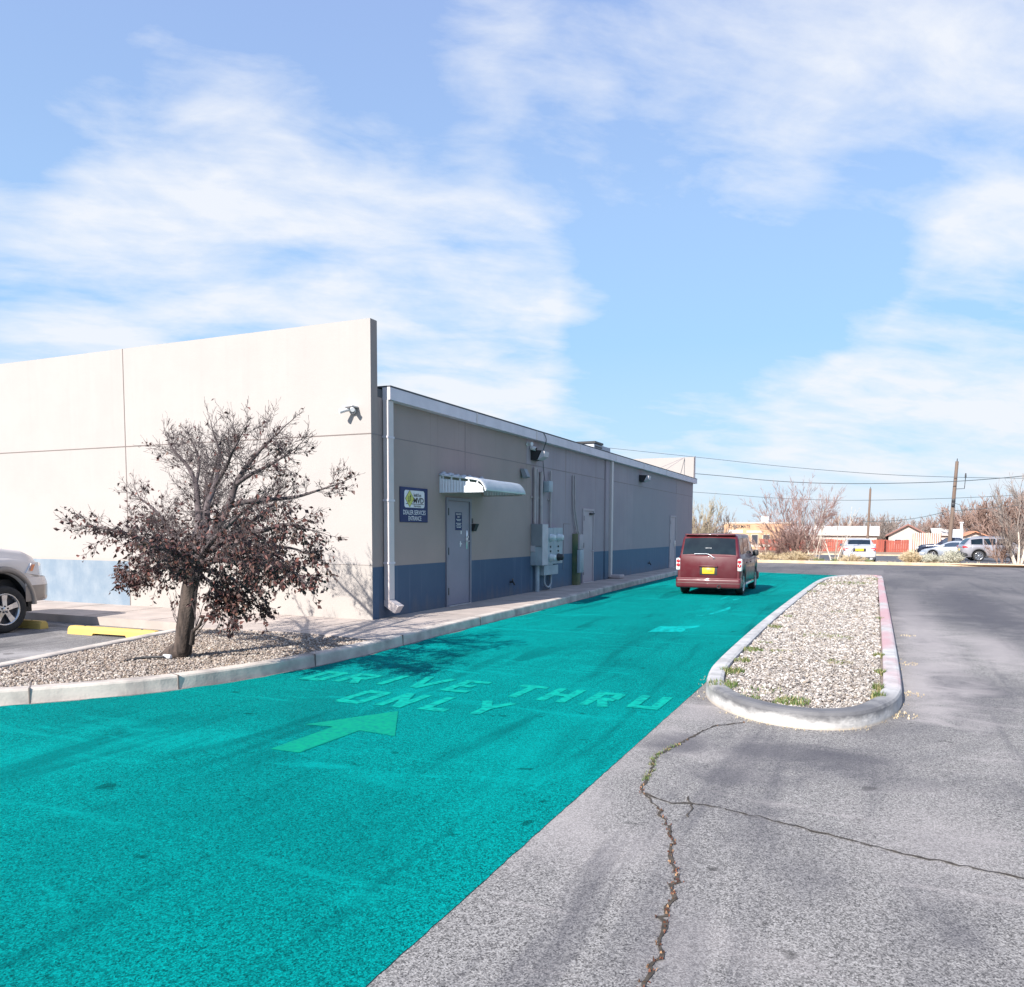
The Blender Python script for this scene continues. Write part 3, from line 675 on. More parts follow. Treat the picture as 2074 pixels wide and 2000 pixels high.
tag(blades('dead_leaves', sp, MT['rust_leaf']), kind='stuff')
sp = [(p[0], p[1], .003, .03, 10, .02, .003) for p in P1 if 5.2 < p[1] < 6.3 and random.random() < .7]
tag(blades('crack_weeds', sp, MT['grass']), kind='stuff')

# ---------------------------------------------------------------- building
B = empty('commercial_building', (-20, 11.55, 0))
tag(B, 'long low stucco building with tall pale front parapet and blue grey base band', 'building')
def bpart(mb, name, mat, parent=None):
    o = mb.build(name, mat)
    p = parent or B; o.parent = p
    bpy.context.view_layer.update(); o.matrix_parent_inverse = p.matrix_world.inverted(); return o
SX = WX-.02
bpart(MB().box(-45, WX, 11.55, 11.75, 0, 5.255), 'front_wall', MT['front_wall'])
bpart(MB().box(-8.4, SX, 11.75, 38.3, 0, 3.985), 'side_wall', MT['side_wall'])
bpart(MB().box(-45, -8.4, 38.0, 38.3, 0, 3.985), 'rear_wall', MT['housewall'])
bpart(MB().box(-45, WX-.02, 11.753, 38.28, 3.99, 4.13), 'roof', MT['roofing'])
fa = bpart(MB().box(SX+.003, WX+.14, 11.93, 38.45, 3.955, 4.165), 'fascia', MT['trim'])
bpart(MB().box(SX-.3, WX+.145, 11.93, 38.46, 4.168, 4.195), 'roof_edge', MT['roofing'])
for y in (15.27, 18.57, 21.84, 25.31, 28.79, 32.26, 35.39): bpart(MB().box(WX+.139, WX+.146, y-.03, y+.03, 3.95, 4.17), 'fascia_joint', MT['downspout'], fa)
bpart(MB().box(-45, WX, 38.3, 38.5, 4.24, 5.21), 'rear_parapet', MT['front_wall'])
bpart(MB().box(-45, WX-.02, 38.29, 38.45, 4.0, 4.238), 'rear_parapet_base', MT['fence_brown'])
bpart(MB().tube([(WX+.03, 38.4, 4.1), (WX+.03, 38.4, 5.25)], .028, 6), 'corner_pipe', MT['frame'])
mb = MB(); top = (-8.3, 38.25, 5.2)

for e_ in ((-9.6, 35.5, 4.2), (-8.9, 35.5, 4.2)): bpart(MB().tube([top, e_], .012, 5), 'parapet_stay', MT['conduit'])
# grooves between the panels
mb = MB(); mb.box(-45, WX, 11.546, 11.552, 3.328, 3.346); mb.box(-13.72, -13.70, 11.546, 11.552, 0, 3.326); mb.box(-13.72, -13.70, 11.546, 11.552, 3.348, 5.253)
mb.box(-13.69, WX, 11.5475, 11.552, 1.087, 1.094)
bpart(mb, 'panel_groove', MT['groove'])
mb = MB(); mb.box(WX-.002, WX+.004, 11.553, 11.74, 3.328, 3.346)
mb.box(SX-.01, SX+.004, 11.76, 38.2, 3.332, 3.348)
for y in (15.03, 24.6, 34.85): mb.box(SX-.01, SX+.004, y-.007, y+.007, 3.35, 3.953)
for y in (15.03,): mb.box(SX-.01, SX+.004, y-.005, y+.005, 2.95, 3.33)
bpart(mb, 'panel_groove', MT['groove_side'])
bpart(MB().rbox(SX-.02, SX+.05, 24.62, 25.0, 0, 3.95, .006), 'pilaster', MT['side_wall'])
def downspout(y0, y1, d, kick):
    mb = MB(); mb.rbox(SX+.012, SX+.012+d, y0, y1, .46 if kick else .2, 3.953, .008, 1, False)
    if kick:
        c = (y0+y1)/2; q = SX+.012
        vs = []
        for (dx, z0, e) in ((0, .46, 0), (.17, .30, 0)):
            pass
        P = [Vector((q, 0, .46)), Vector((q+d, 0, .46)), Vector((q+.30, 0, .36)), Vector((q+.21, 0, .23)), Vector((q, 0, .36))]
        vs = [(p.x, y0, p.z) for p in P]+[(p.x, y1, p.z) for p in P]
        mb.add(vs, [(0, 1, 2, 3, 4), (9, 8, 7, 6, 5)]+[(i, (i+1) % 5, 5+(i+1) % 5, 5+i) for i in range(5)])
    return bpart(mb, 'downspout', MT['downspout'])
d1 = downspout(11.92, 12.10, .11, True)
for z in (1.1, 2.2, 3.3): bpart(MB().box(SX+.01, SX+.127, 11.905, 12.115, z, z+.035), 'bracket', MT['trim'], d1)
d2 = downspout(25.06, 25.22, .10, False)
bpart(MB().rbox(SX+.02, SX+.42, 25.1, 25.6, .145, .27, .03), 'splash_shoe', MT['conduit'], d2)
def steel_door(y0, y1, zt, mat, frm, hinge_left=True):
    f = MB(); t = .065; q = SX-.01
    f.box(q, SX+.035, y0-t, y0, .13, zt+t); f.box(q, SX+.035, y1, y1+t, .13, zt+t); f.box(q, SX+.034, y0, y1, zt, zt+t)
    fo = bpart(f, 'door_frame', frm)
    d = bpart(MB().rbox(q, SX+.012, y0+.006, y1-.006, .165, zt-.006, .004, 1, False), 'steel_door', mat)
    for z in (.38, 1.2, zt-.3): bpart(MB().rbox(SX+.012, SX+.040, y0-.012, y0+.03, z, z+.15, .006, 1), 'hinge', MT['dark'], d)
    bpart(MB().box(q, SX+.06, y0, y1, .13, .16), 'threshold', MT['steel'], d)
    return d
d = steel_door(14.24, 15.20, 2.30, MT['door'], MT['frame'])
h = MB().rbox(SX+.013, SX+.022, 15.05, 15.13, 1.30, 1.70, .003, 1)
hp = bpart(h, 'push_plate', MT['steel'], d)
bpart(MB().tube([(SX+.02, 15.09, 1.47), (SX+.075, 15.09, 1.47), (SX+.08, 14.97, 1.47)], .011, 8).tube([(SX+.02, 15.09, 1.56), (SX+.045, 15.09, 1.56)], .022, 12), 'handle', MT['steel'], d)
bpart(MB().rbox(SX+.011, SX+.0145, 14.78, 14.82, 1.36, 1.47, .008, 2).rbox(SX+.011, SX+.0142, 14.77, 14.86, 1.405, 1.43, .01, 2), 'bare_patch', MT['white'], d)
bpart(MB().rbox(SX+.011, SX+.0145, 14.81, 14.85, 1.62, 1.69, .008, 2), 'bare_patch', MT['white'], d)
d = steel_door(22.56, 23.46, 2.30, MT['door_b'], MT['door_b'])
bpart(MB().tube([(SX+.01, 23.36, 2.22), (SX+.12, 23.3, 2.22), (SX+.03, 23.1, 2.24)], .014, 6).rbox(SX+.01, SX+.06, 23.1, 23.4, 2.18, 2.24, .01), 'door_closer', MT['dark'], d)
bpart(MB().tube([(SX+.01, 23.36, 1.1), (SX+.07, 23.36, 1.1), (SX+.08, 23.26, 1.1)], .012, 8), 'handle', MT['steel'], d)
d = steel_door(33.72, 34.70, 2.30, MT['door_b'], MT['door_b'])
bpart(MB().rbox(SX+.01, SX+.05, 34.5, 34.62, 1.05, 1.3, .01), 'handle', MT['steel'], d)

def wthing(name, label, cat, y, z, group=None, x=SX):
    return tag(empty(name, (x, y, z)), label, cat, group)
def wpart(mb, name, mat, parent, root=None):
    o = mb.build(name, mat); o.parent = parent
    bpy.context.view_layer.update(); o.matrix_parent_inverse = parent.matrix_world.inverted(); return o
# awning over the entrance
aw = wthing('awning', 'small white corrugated metal awning over the grey entrance door', 'awning', 14.9, 2.45)
y0, y1 = 13.95, 15.86; xi, xo = SX+.002, -6.90
prof = [(xi, 2.80), (xi+.45, 2.745), (xo-.18, 2.70), (xo-.07, 2.665), (xo-.005, 2.60), (xo+.035, 2.53), (xo+.05, 2.475)]
P = smooth_path(prof, 5); n = len(P)
mb = MB(); vs = []; NY = 8
for jy in range(NY+1):
    y = y0+(y1-y0)*jy/NY
    vs += [(x+.020*(i % 2), y, z+.016*(i % 2)) for i, (x, z) in enumerate(P)]
mb.add(vs, [(j*n+i, j*n+i+1, (j+1)*n+i+1, (j+1)*n+i) for j in range(NY) for i in range(n-1)])
rp = wpart(mb, 'roof_panel', MT['awning'], aw)
md = rp.modifiers.new('thick', 'SOLIDIFY'); md.thickness = .006; md.offset = -1
for side_y, s_ in ((y0, -1), (y1, 1)):
    mb = MB(); vs = []; K = 60
    for i in range(K+1):
        x = xi+(xo-xi-.005)*i/K; zt = np.interp(x, [p[0] for p in P], [p[1] for p in P])-.075; rib = .010*(1 if (i % 4) < 2 else 0)
        vs += [(x, side_y+s_*rib-.0*s_, 2.455), (x, side_y+s_*rib, zt)]
    mb.add(vs, [(2*i, 2*i+2, 2*i+3, 2*i+1) for i in range(K)])
    e = wpart(mb, 'end_panel', MT['awning'], aw); md = e.modifiers.new('thick', 'SOLIDIFY'); md.thickness = .004
    mb = MB(); pp = [(x, side_y+s_*.016, z-.012) for x, z in P]
    mb.tube(pp, .013, 6)
    mb.box(xi, xi+.03, side_y-.014, side_y+.014, 2.44, 2.79); mb.box(xi, xo, side_y-.013, side_y+.013, 2.44, 2.458)
    for i in range(5):
        x = xi+.06+i*.19; zt = float(np.interp(x+.01, [p[0] for p in P], [p[1] for p in P])); mb.box(x, x+.03, side_y-.006, side_y+.006, zt-.085, zt-.014)
    wpart(mb, 'edge_trim', MT['awning_trim'] if s_ > 0 else MT['awning'], e)
mb = MB(); pts = []
for i in range(41):
    y = y0-.02+(y1-y0+.04)*i/40
    mb.rbox(SX+.001, SX+.05+.02*random.random(), y-.035, y+.035, 2.77, 2.815+.045*abs(math.sin(i*.55))*random.uniform(.5, 1.2), .012, 1)
wpart(mb, 'wall_flashing', MT['bluegrey'], aw)

# sign by the entrance
U, V_ = (0, 1, 0), (0, 0, 1)
sg = wthing('wall_sign', 'square navy sign with white logo panel and yellow diamond left of entrance', 'sign', 12.95, 1.84)
wpart(MB().rbox(SX+.001, SX+.018, 12.46, 13.45, 1.845, 2.49, .004, 1, False), 'panel', MT['signblue'], sg)
def rrect(y0, y1, z0, z1, r, x):
    pts = []
    for (cy_, cz_, a0) in ((y1-r, z1-r, 0), (y0+r, z1-r, 90), (y0+r, z0+r, 180), (y1-r, z0+r, 270)):
        for q in range(6): a = R_(a0+q*18); pts.append((x, cy_+r*math.cos(a), cz_+r*math.sin(a)))
    return pts
def card(pts): return MB().add(pts, [tuple(range(len(pts)))])
lp = wpart(card(rrect(12.60, 13.32, 2.115, 2.435, .05, SX+.0200)), 'logo_panel', MT['white'], sg)
cyd, czd = 12.782, 2.28
def dia(a, b, x): return [(x, cyd-a, czd), (x, cyd, czd-b), (x, cyd+a, czd), (x, cyd, czd+b)]
wpart(MB().box(SX+.0212, SX+.0216, 12.645, 13.29, 2.178, 2.190), 'rule', MT['black'], lp)
wpart(card(dia(.160, .162, SX+.0222)), 'diamond_border', MT['black'], lp)
wpart(card(dia(.148, .150, SX+.0232)), 'diamond', MT['signyel'], lp)
mb = MB(); X_ = SX+.0242
for yo, up in ((12.752, False), (12.812, True)):
    mb.add([(X_, yo-.010, 2.235), (X_, yo+.010, 2.235), (X_, yo+.010, 2.325), (X_, yo-.010, 2.325)], [(0, 1, 2, 3)])
    zt, ze = (2.36, 2.315) if up else (2.20, 2.245)
    mb.add([(X_, yo-.026, ze), (X_, yo+.026, ze), (X_, yo, zt)], [(0, 1, 2)])
wpart(mb, 'arrows', MT['black'], lp)
mb = MB(); org = lambda y, z: (SX, y, z)
text_mb(mb, 'In&Out', org(12.925, 2.322), U, V_, .265, .062, .0246, .012)
text_mb(mb, 'MVD', org(12.915, 2.200), U, V_, .37, .105, .0246, .022)
text_mb(mb, 'Services', org(12.925, 2.128), U, V_, .26, .044, .0246, .012)
wpart(mb, 'logo_writing', MT['black'], lp, )
mb = MB(); text_mb(mb, 'DEALER SERVICES', org(12.56, 1.985), U, V_, .80, .085, .0200, .006); text_mb(mb, 'ENTRANCE', org(12.74, 1.875), U, V_, .46, .085, .0200, .006)
wpart(mb, 'sign_writing', MT['white'], sg)

nd = wthing('door_notice', 'narrow dark notice with small white lettering on the entrance door', 'notice', 14.71, 1.70)
wpart(MB().box(SX+.0125, SX+.0155, 14.57, 14.86, 1.70, 2.07), 'panel', MT['signblue'], nd)
mb = MB(); o_ = .0165
text_mb(mb, 'DEALERS', org(14.60, 2.015), U, V_, .23, .036, o_, .01); text_mb(mb, 'ONLY', org(14.655, 1.958), U, V_, .12, .036, o_, .01)
for z, a, b_ in ((1.918, 14.61, 14.83), (1.892, 14.64, 14.80), (1.838, 14.60, 14.83), (1.812, 14.64, 14.80), (1.782, 14.59, 14.84), (1.752, 14.63, 14.81)):
    y = a
    while y < b_-.01:
        ww = random.uniform(.014, .04); mb.add([(SX+o_, y, z), (SX+o_, min(y+ww, b_), z), (SX+o_, min(y+ww, b_), z+.012), (SX+o_, y, z+.012)], [(0, 1, 2, 3)]); y += ww+.008
wpart(mb, 'notice_writing', MT['white'], nd)

kb = wthing('intercom', 'black wall intercom box on the right of the entrance door frame', 'intercom', 15.38, 1.68)
mb = MB(); mb.add([(SX, 15.30, 1.84), (SX+.13, 15.30, 1.84), (SX+.06, 15.30, 1.68), (SX, 15.30, 1.68), (SX, 15.44, 1.84), (SX+.13, 15.44, 1.84), (SX+.06, 15.44, 1.68), (SX, 15.44, 1.68)], [(0, 1, 2, 3), (7, 6, 5, 4), (0, 4, 5, 1), (1, 5, 6, 2), (2, 6, 7, 3)])
wpart(mb, 'box', MT['plastic'], kb)
mb = MB().box(SX+.001, SX+.008, 15.29, 15.37, 1.85, 1.955)
for i in range(5): mb.box(SX+.0085, SX+.02, 15.292, 15.368, 1.855+i*.02, 1.867+i*.02)
wpart(mb, 'louvre', MT['plastic'], kb)

def flood(y, z, label):
    f = wthing('flood_light', label, 'flood light', y, z, None)
    mb = MB(); a, b = y-.20, y+.20
    mb.add([(SX, a, z-.10), (SX+.16, a, z-.10), (SX+.27, a, z+.13), (SX, a, z+.15), (SX, b, z-.10), (SX+.16, b, z-.10), (SX+.27, b, z+.13), (SX, b, z+.15)], [(0, 1, 2, 3), (7, 6, 5, 4), (0, 4, 5, 1), (2, 6, 7, 3), (0, 3, 7, 4), (1, 5, 6, 2)])
    wpart(mb, 'housing', MT['dark'], f)
    mb = MB(); mb.add([(SX+.175, a+.03, z-.10), (SX+.34, a+.05, z-.02), (SX+.36, a+.05, z+.11), (SX+.285, a+.03, z+.12), (SX+.175, b-.03, z-.10), (SX+.34, b-.05, z-.02), (SX+.36, b-.05, z+.11), (SX+.285, b-.03, z+.12)], [(0, 1, 2, 3), (7, 6, 5, 4), (0, 4, 5, 1), (1, 5, 6, 2), (2, 6, 7, 3)])
    wpart(mb, 'lens', MT['elec_light'], f)
flood(18.75, 3.56, 'black flood light with pale lens above the meter cabinets')
flood(28.9, 3.60, 'black flood light near the far end of the shaded wall')
cm = wthing('security_camera', 'small two headed security camera high under the fascia', 'security camera', 18.35, 3.78)
wpart(MB().lathe([(0, .05), (.03, .05), (.05, .03)], 'x', (SX, 18.33, 3.83), 16), 'base', MT['white'], cm)
wpart(MB().tube([(SX+.03, 18.33, 3.83), (SX+.16, 18.26, 3.82)], .045, 12).tube([(SX+.03, 18.5, 3.76), (SX+.17, 18.5, 3.72)], .05, 12), 'camera_head', MT['white'], cm)
wpart(MB().tube([(SX+.171, 18.5, 3.72), (SX+.18, 18.5, 3.717)], .042, 12), 'lens', MT['black'], cm)
bx = wthing('wall_speaker', 'small tilted dark grey box on the shaded wall right of the awning', 'speaker', 18.0, 3.0)
mb = MB(); mb.add([(SX, 17.9, 3.2), (SX+.10, 17.9, 3.2), (SX+.20, 17.9, 3.0), (SX+.08, 17.9, 2.97), (SX, 18.1, 3.2), (SX+.10, 18.1, 3.2), (SX+.20, 18.1, 3.0), (SX+.08, 18.1, 2.97)], [(0, 1, 2, 3), (7, 6, 5, 4), (0, 4, 5, 1), (1, 5, 6, 2), (2, 6, 7, 3), (3, 7, 4, 0)])
wpart(mb, 'housing', MT['elec_dark'], bx)
fl = tag(empty('corner_light', (-8.2, 11.55, 3.7)), 'small white twin head light on the sunlit front wall near the corner', 'light')
mb = MB(); mb.box(-8.30, -8.10, 11.36, 11.55, 3.785, 3.80); wpart(mb, 'hood', MT['white'], fl)
wpart(MB().lathe([(0, .06), (.03, .06), (.05, .03)], 'y', (-8.2, 11.50, 3.73), 12), 'base', MT['white'], fl)
wpart(MB().tube([(-8.2, 11.50, 3.74), (-8.26, 11.42, 3.74), (-8.34, 11.33, 3.70)], [.018, .038, .044], 10).tube([(-8.2, 11.50, 3.74), (-8.14, 11.42, 3.75), (-8.09, 11.36, 3.72)], [.018, .034, .038], 10), 'lamp_head', MT['white'], fl)

# electrical gear
el = wthing('meter_bank', 'grey electrical cabinets with four glass meters and conduits on the wall', 'electric meters', 19.3, .55)
cab = wpart(MB().rbox(SX+.002, -7.56, 18.60, 19.0, 1.30, 1.87, .008, 1, False), 'upper_cabinet', MT['elec_dark'], el)
wpart(MB().box(-7.56, -7.553, 18.61, 18.99, .83, 1.86), 'cabinet_door', MT['elec_light'], cab)
lo_ = wpart(MB().rbox(SX+.002, -7.561, 18.61, 18.99, .82, 1.297, .006, 1, False), 'lower_cabinet', MT['elec'], el)
wpart(MB().box(SX+.003, -7.70, 18.585, 18.608, .83, 1.15), 'cover_plate', MT['elec'], lo_)
wpart(MB().box(SX+.003, -7.745, 18.58, 18.605, 1.17, 1.32), 'cover_plate', MT['elec_light'], lo_)
mp = wpart(MB().rbox(SX+.002, -7.66, 19.02, 19.62, .80, 1.77, .006, 1, False), 'meter_panel', MT['elec'], el)
mp2 = wpart(MB().rbox(SX+.002, -7.66, 19.635, 20.32, .83, 1.78, .006, 1, False), 'meter_panel', MT['elec'], el)
wpart(MB().rbox(SX+.002, -7.66, 19.0, 20.0, .55, .797, .006, 1, False), 'trough', MT['elec'], el)
for (y, z, mt_) in ((19.42, 1.52, 'glassdome'), (19.98, 1.52, 'glassdome'), (19.42, 1.0, 'glassdome'), (19.98, 1.0, 'dark')):
    mt = wpart(MB().lathe([(0, .10), (.04, .10), (.045, .085), (.13, .083), (.15, .06), (.155, 0.001)], 'x', (-7.66, y, z), 20), 'meter', MT[mt_], mp if y < 19.6 else mp2)
for y in (19.42, 19.98):
    for z in (1.28, 1.16): wpart(MB().rbox(-7.661, -7.64, y-.03, y+.03, z-.02, z+.03, .006), 'latch', MT['dark'], mp if y < 19.6 else mp2)
for (y, r, z0, z1) in ((18.70, .042, 1.87, 3.28), (18.86, .030, 1.87, 3.26), (19.12, .045, 1.77, 3.20), (19.78, .028, 1.78, 3.26)):
    wpart(MB().tube([(SX+.06, y, z0), (SX+.06, y, z1)], r, 10), 'conduit', MT['conduit'], el)
wpart(MB().box(SX+.002, SX+.03, 18.55, 19.25, 2.52, 2.56), 'strut', MT['conduit'], el)
wpart(MB().box(SX+.002, SX+.03, 19.7, 19.88, 2.50, 2.54), 'strut', MT['conduit'], el)
wpart(MB().tube([(SX+.10, 18.80, .14), (SX+.10, 18.80, .83)], .06, 12), 'riser', MT['elec'], el)
wpart(MB().tube(smooth_path([(-7.75, 19.25, .56), (-7.75, 19.25, .36), (-7.74, 19.35, .25), (-7.74, 19.55, .23), (-7.75, 19.7, .33), (-7.75, 19.72, .56)], 5), .026, 8).tube([(SX+.06, 19.8, .14), (SX+.06, 19.8, .55)], .03, 8), 'hose_loop', MT['elec'], el)
jb = wthing('junction_box', 'pale green junction box hanging on conduits below the flood light', 'junction box', 19.45, 2.72)
wpart(MB().rbox(SX+.05, SX+.22, 19.28, 19.55, 2.70, 2.98, .012), 'box', MT['elec'], jb)
wpart(MB().tube(smooth_path([(WX+.147, 19.0, 4.17), (WX+.16, 19.15, 4.0), (SX+.06, 19.22, 3.7), (SX+.05, 19.3, 3.3), (SX+.08, 19.32, 2.98)], 6), .010, 6), 'cable', MT['wire'], jb)
cd = wthing('conduit_pair', 'pair of bent conduits running down to the green utility box', 'conduit', 21.9, 1.6)
wpart(MB().tube(smooth_path([(SX+.04, 21.55, 3.28), (SX+.04, 21.58, 2.6), (SX+.05, 21.62, 2.2), (SX+.07, 21.85, 1.62)], 5), .022, 8).tube(smooth_path([(SX+.04, 21.72, 3.28), (SX+.04, 21.74, 2.6), (SX+.05, 21.78, 2.2), (SX+.07, 22.0, 1.62)], 5), .022, 8), 'pipe', MT['conduit'], cd)
ub = wthing('utility_box', 'tall weathered green utility box beside the mauve side door', 'utility box', 21.75, .14)
wpart(MB().rbox(SX+.002, -7.70, 21.65, 21.95, .143, 1.62, .01), 'back_channel', MT['pedestal'], ub)
wpart(MB().rbox(-7.699, -7.60, 21.60, 21.92, .50, 1.16, .01), 'lower_cover', MT['elec'], ub)
wpart(MB().rbox(-7.699, -7.64, 21.66, 21.94, 1.17, 1.60, .01), 'upper_cover', MT['door_b'], ub)
pp = wthing('access_panel', 'flush rectangular access panel between the meters and green box', 'access panel', 21.1, .7)
wpart(MB().box(SX, SX+.008, 20.9, 21.45, .62, 1.90), 'cover', MT['side_wall'], pp)
wpart(MB().box(SX+.008, SX+.012, 20.9, 20.915, .62, 1.90).box(SX+.008, SX+.012, 20.915, 21.45, 1.885, 1.90), 'edge', MT['groove_side'], pp)
for (y, lb) in ((17.35, 'small hose tap low on the blue band near the entrance'), (30.2, 'small hose tap low on the blue band near the far door')):
    t_ = wthing('hose_tap', lb, 'tap', y, .45)
    wpart(MB().tube(smooth_path([(SX, y, .47), (SX+.08, y, .47), (SX+.12, y, .40)], 4), .022, 8), 'spout', MT['dark'], t_)
    wpart(MB().lathe([(0, .001), (.002, .04), (.012, .04), (.014, .001)], 'x', (SX+.06, y, .52), 10), 'wheel_handle', MT['dark'], t_)
hv = tag(empty('rooftop_unit', (-10.2, 31, 4.13)), 'low grey air conditioning unit on the flat roof', 'air conditioner')
wpart(MB().rbox(-11.2, -10.0, 29.9, 32.0, 4.13, 5.10, .02), 'casing', MT['hvac'], hv)
mb = MB()
for i in range(7): mb.box(-9.999, -9.985, 30.0, 30.85, 4.30+i*.11, 4.36+i*.11)
mb.box(-11.0, -10.2, 29.885, 29.899, 4.25, 4.8)
wpart(mb, 'louvre', MT['dark'], hv)
wpart(MB().box(-11.3, -9.95, 29.85, 30.9, 5.102, 5.18), 'lid', MT['dark'], hv)
# ---------------------------------------------------------------- vehicles (x across, y ahead, z up)
class Car:
    def __init__(s, W, ZD, ZR, WR, sill, wheels, rw, arch, L0, L1, tumble=.07, az=1.0):
        s.az = az
        s.W, s.ZD, s.ZR, s.WR = W, ZD, ZR, WR; s.sill = sill; s.wh = wheels; s.rw = rw; s.ar = arch; s.y0, s.y1 = L0, L1; s.tum = tumble
    def f(s, tab, y): return float(np.interp(y, [t[0] for t in tab], [t[1] for t in tab]))
    def zb(s, y):
        z = s.sill if not callable(s.sill) else s.sill(y)
        for yw in s.wh:
            d = abs(y-yw)
            if d < s.ar: z = max(z, s.rw+s.az*math.sqrt(s.ar**2-d*d))
        return z
    def ring(s, y):
        w, zd, zr, wr, zb = s.f(s.W, y), s.f(s.ZD, y), s.f(s.ZR, y), s.f(s.WR, y), s.zb(y)
        zb = min(zb, zd-.12); h = zd-zb
        z6 = max(zr-.075, zd+.004); zr = max(zr, zd+.012)
        k = min(1, max(0, (zr-zd)/.5)); x6 = (w-.06)*(1-k)+(wr+.03)*k; x7 = x6-.09
        return [(0, zb), (w-.11, zb), (w-.025, zb+min(.04, h*.2)), (w-.004, zb+h*.35), (w, zb+h*.58), (w-.012, zb+h*.82), (w-.030, zd-.03), (w-.055, zd), (x6, z6), (x6-.03, zr-.03), (x7, zr-.008), (x7*.5, zr), (0, zr+.006)]
    def stations(s):
        S = set()
        for t in (s.W, s.ZD, s.ZR, s.WR): S |= {round(p[0], 3) for p in t}
        for yw in s.wh:
            for i in range(19):
                a = math.pi*i/18; S.add(round(yw+math.cos(a)*s.ar, 3))
            S |= {round(yw-s.ar-.004, 3), round(yw+s.ar+.004, 3)}
        S = sorted(y for y in S if s.y0 <= y <= s.y1); S[0] = s.y0; S[-1] = s.y1
        out = [S[0]]
        for y in S[1:]:
            if y-out[-1] > .002:
                n = int((y-out[-1])/.16)
                for q in range(1, n+1): out.append(out[-1]+(y-out[-1])/(n+1-q+1) if False else out[-1]) if False else None
                out.append(y)
        return out
    def body(s):
        St = s.stations(); mb = MB(); rings = []
        for y in St:
            r = s.ring(y); rings.append([(x, y, z) for x, z in r]+[(-x, y, z) for x, z in r[-2:0:-1]])
        k = len(rings[0]); vs = [p for r in rings for p in r]; fs = []
        for i in range(len(St)-1):
            for j in range(k): fs.append((i*k+j, i*k+(j+1) % k, (i+1)*k+(j+1) % k, (i+1)*k+j))
        mb.add(vs, fs, True); mb.add(rings[0], [tuple(range(k))]); mb.add(rings[-1], [tuple(range(k))[::-1]]); return mb
    def lerp(s, y, a, b, f):
        r = s.ring(y); return (r[a][0]+(r[b][0]-r[a][0])*f, r[a][1]+(r[b][1]-r[a][1])*f)
    def side_patch(s, y0, y1, f0, f1, sgn, a=7, b=8, off=.006, n=10, mb=None):
        mb = mb or MB(); vs = []; c = 0; yy = [y0+(y1-y0)*i/n for i in range(n+1)]
        for y in yy:
            for f in (f0, f1):
                x, z = s.lerp(y, a, b, f); vs.append((sgn*(x+off), y, z+off*.3))
        mb.add(vs, [(2*i, 2*i+2, 2*i+3, 2*i+1) for i in range(n)], False); return mb
    def top_patch(s, y0, y1, half, off=.006, n=8, mb=None):
        mb = mb or MB(); vs = []
        for i in range(n+1):
            y = y0+(y1-y0)*i/n; r = s.ring(y); zz = [q[1] for q in r[8:]][::-1]; xx = [q[0] for q in r[8:]][::-1]
            hw = half if not callable(half) else half(y)
            dz = (s.ring(y+.01)[-1][1]-s.ring(y-.01)[-1][1])/.02; nn = math.hypot(1, dz)
            for q in range(9):
                x = -hw+2*hw*q/8; z = float(np.interp(abs(x), xx, zz)); vs.append((x, y-off*dz/nn, z+off/nn+.001))
        mb.add(vs, [(i*9+q, i*9+q+1, (i+1)*9+q+1, (i+1)*9+q) for i in range(n) for q in range(8)], True); return mb
def wheel(parent, x, y, rw, rr, width, spokes, sgn, rim='rim', wide=.045):
    t = .06
    o = sgn*width/2
    mb = MB()
    mb.lathe([(o*.70, rr*.98), (o*.96, rr*1.0), (o*1.0, rr*.96), (o*.92, rr*.90), (o*.5, rr*.86), (-o*.6, rr*.86)], 'x', (0, 0, 0), 36)
    for i in range(spokes):
        a = 2*math.pi*i/spokes+.3; ca, sa = math.cos(a), math.sin(a)
        P = []
        for (r_, w_, xx) in ((rr*.12, wide*.9, o*.92), (rr*.55, wide*.95, o*.86), (rr*.93, wide*1.25, o*.90)):
            for q in (-1, 1):
                for dx in (0, -sgn*.035): P.append((xx+dx, ca*r_-sa*q*w_, sa*r_+ca*q*w_))
        mb.add(P, [(0, 2, 6, 4), (4, 6, 10, 8), (0, 4, 5, 1), (4, 8, 9, 5), (2, 3, 7, 6), (6, 7, 11, 10), (1, 5, 7, 3), (5, 9, 11, 7)])
    mb.lathe([(o*.95, .001), (o*.95, rr*.16), (o*.85, rr*.22), (o*.5, rr*.22)], 'x', (0, 0, 0), 20)
    w_ = mb.build('wheel', MT[rim], parent); w_.location = (x, y, rw)
    mb = MB().lathe([(o*.96, rr*1.0), (o*1.02, rr*1.08), (o*1.04, rw*.88), (o*.92, rw*.965), (o*.7, rw*.99), (o*.35, rw), (-o*.35, rw), (-o*.7, rw*.99), (-o*.92, rw*.965), (-o*1.04, rw*.88), (-o*.96, rr)], 'x', (0, 0, 0), 40)
    mb.build('tyre', MT['tyre'], w_)
    mb = MB().lathe([(o*.45, .001), (o*.45, rr*.85)], 'x', (0, 0, 0), 28)
    mb.build('brake_disc', MT['rimdark'], w_)
    mb = MB()
    for i in range(5):
        a = 2*math.pi*i/5+.3+math.pi/5*0; c_, s_ = math.cos(a)*rr*.20, math.sin(a)*rr*.20
        mb.lathe([(o*.93, .014), (o*1.0, .012), (o*1.0, .001)], 'x', (0, c_, s_), 8)
    mb.build('wheel_nuts', MT['rimdark'], w_)
    return w_
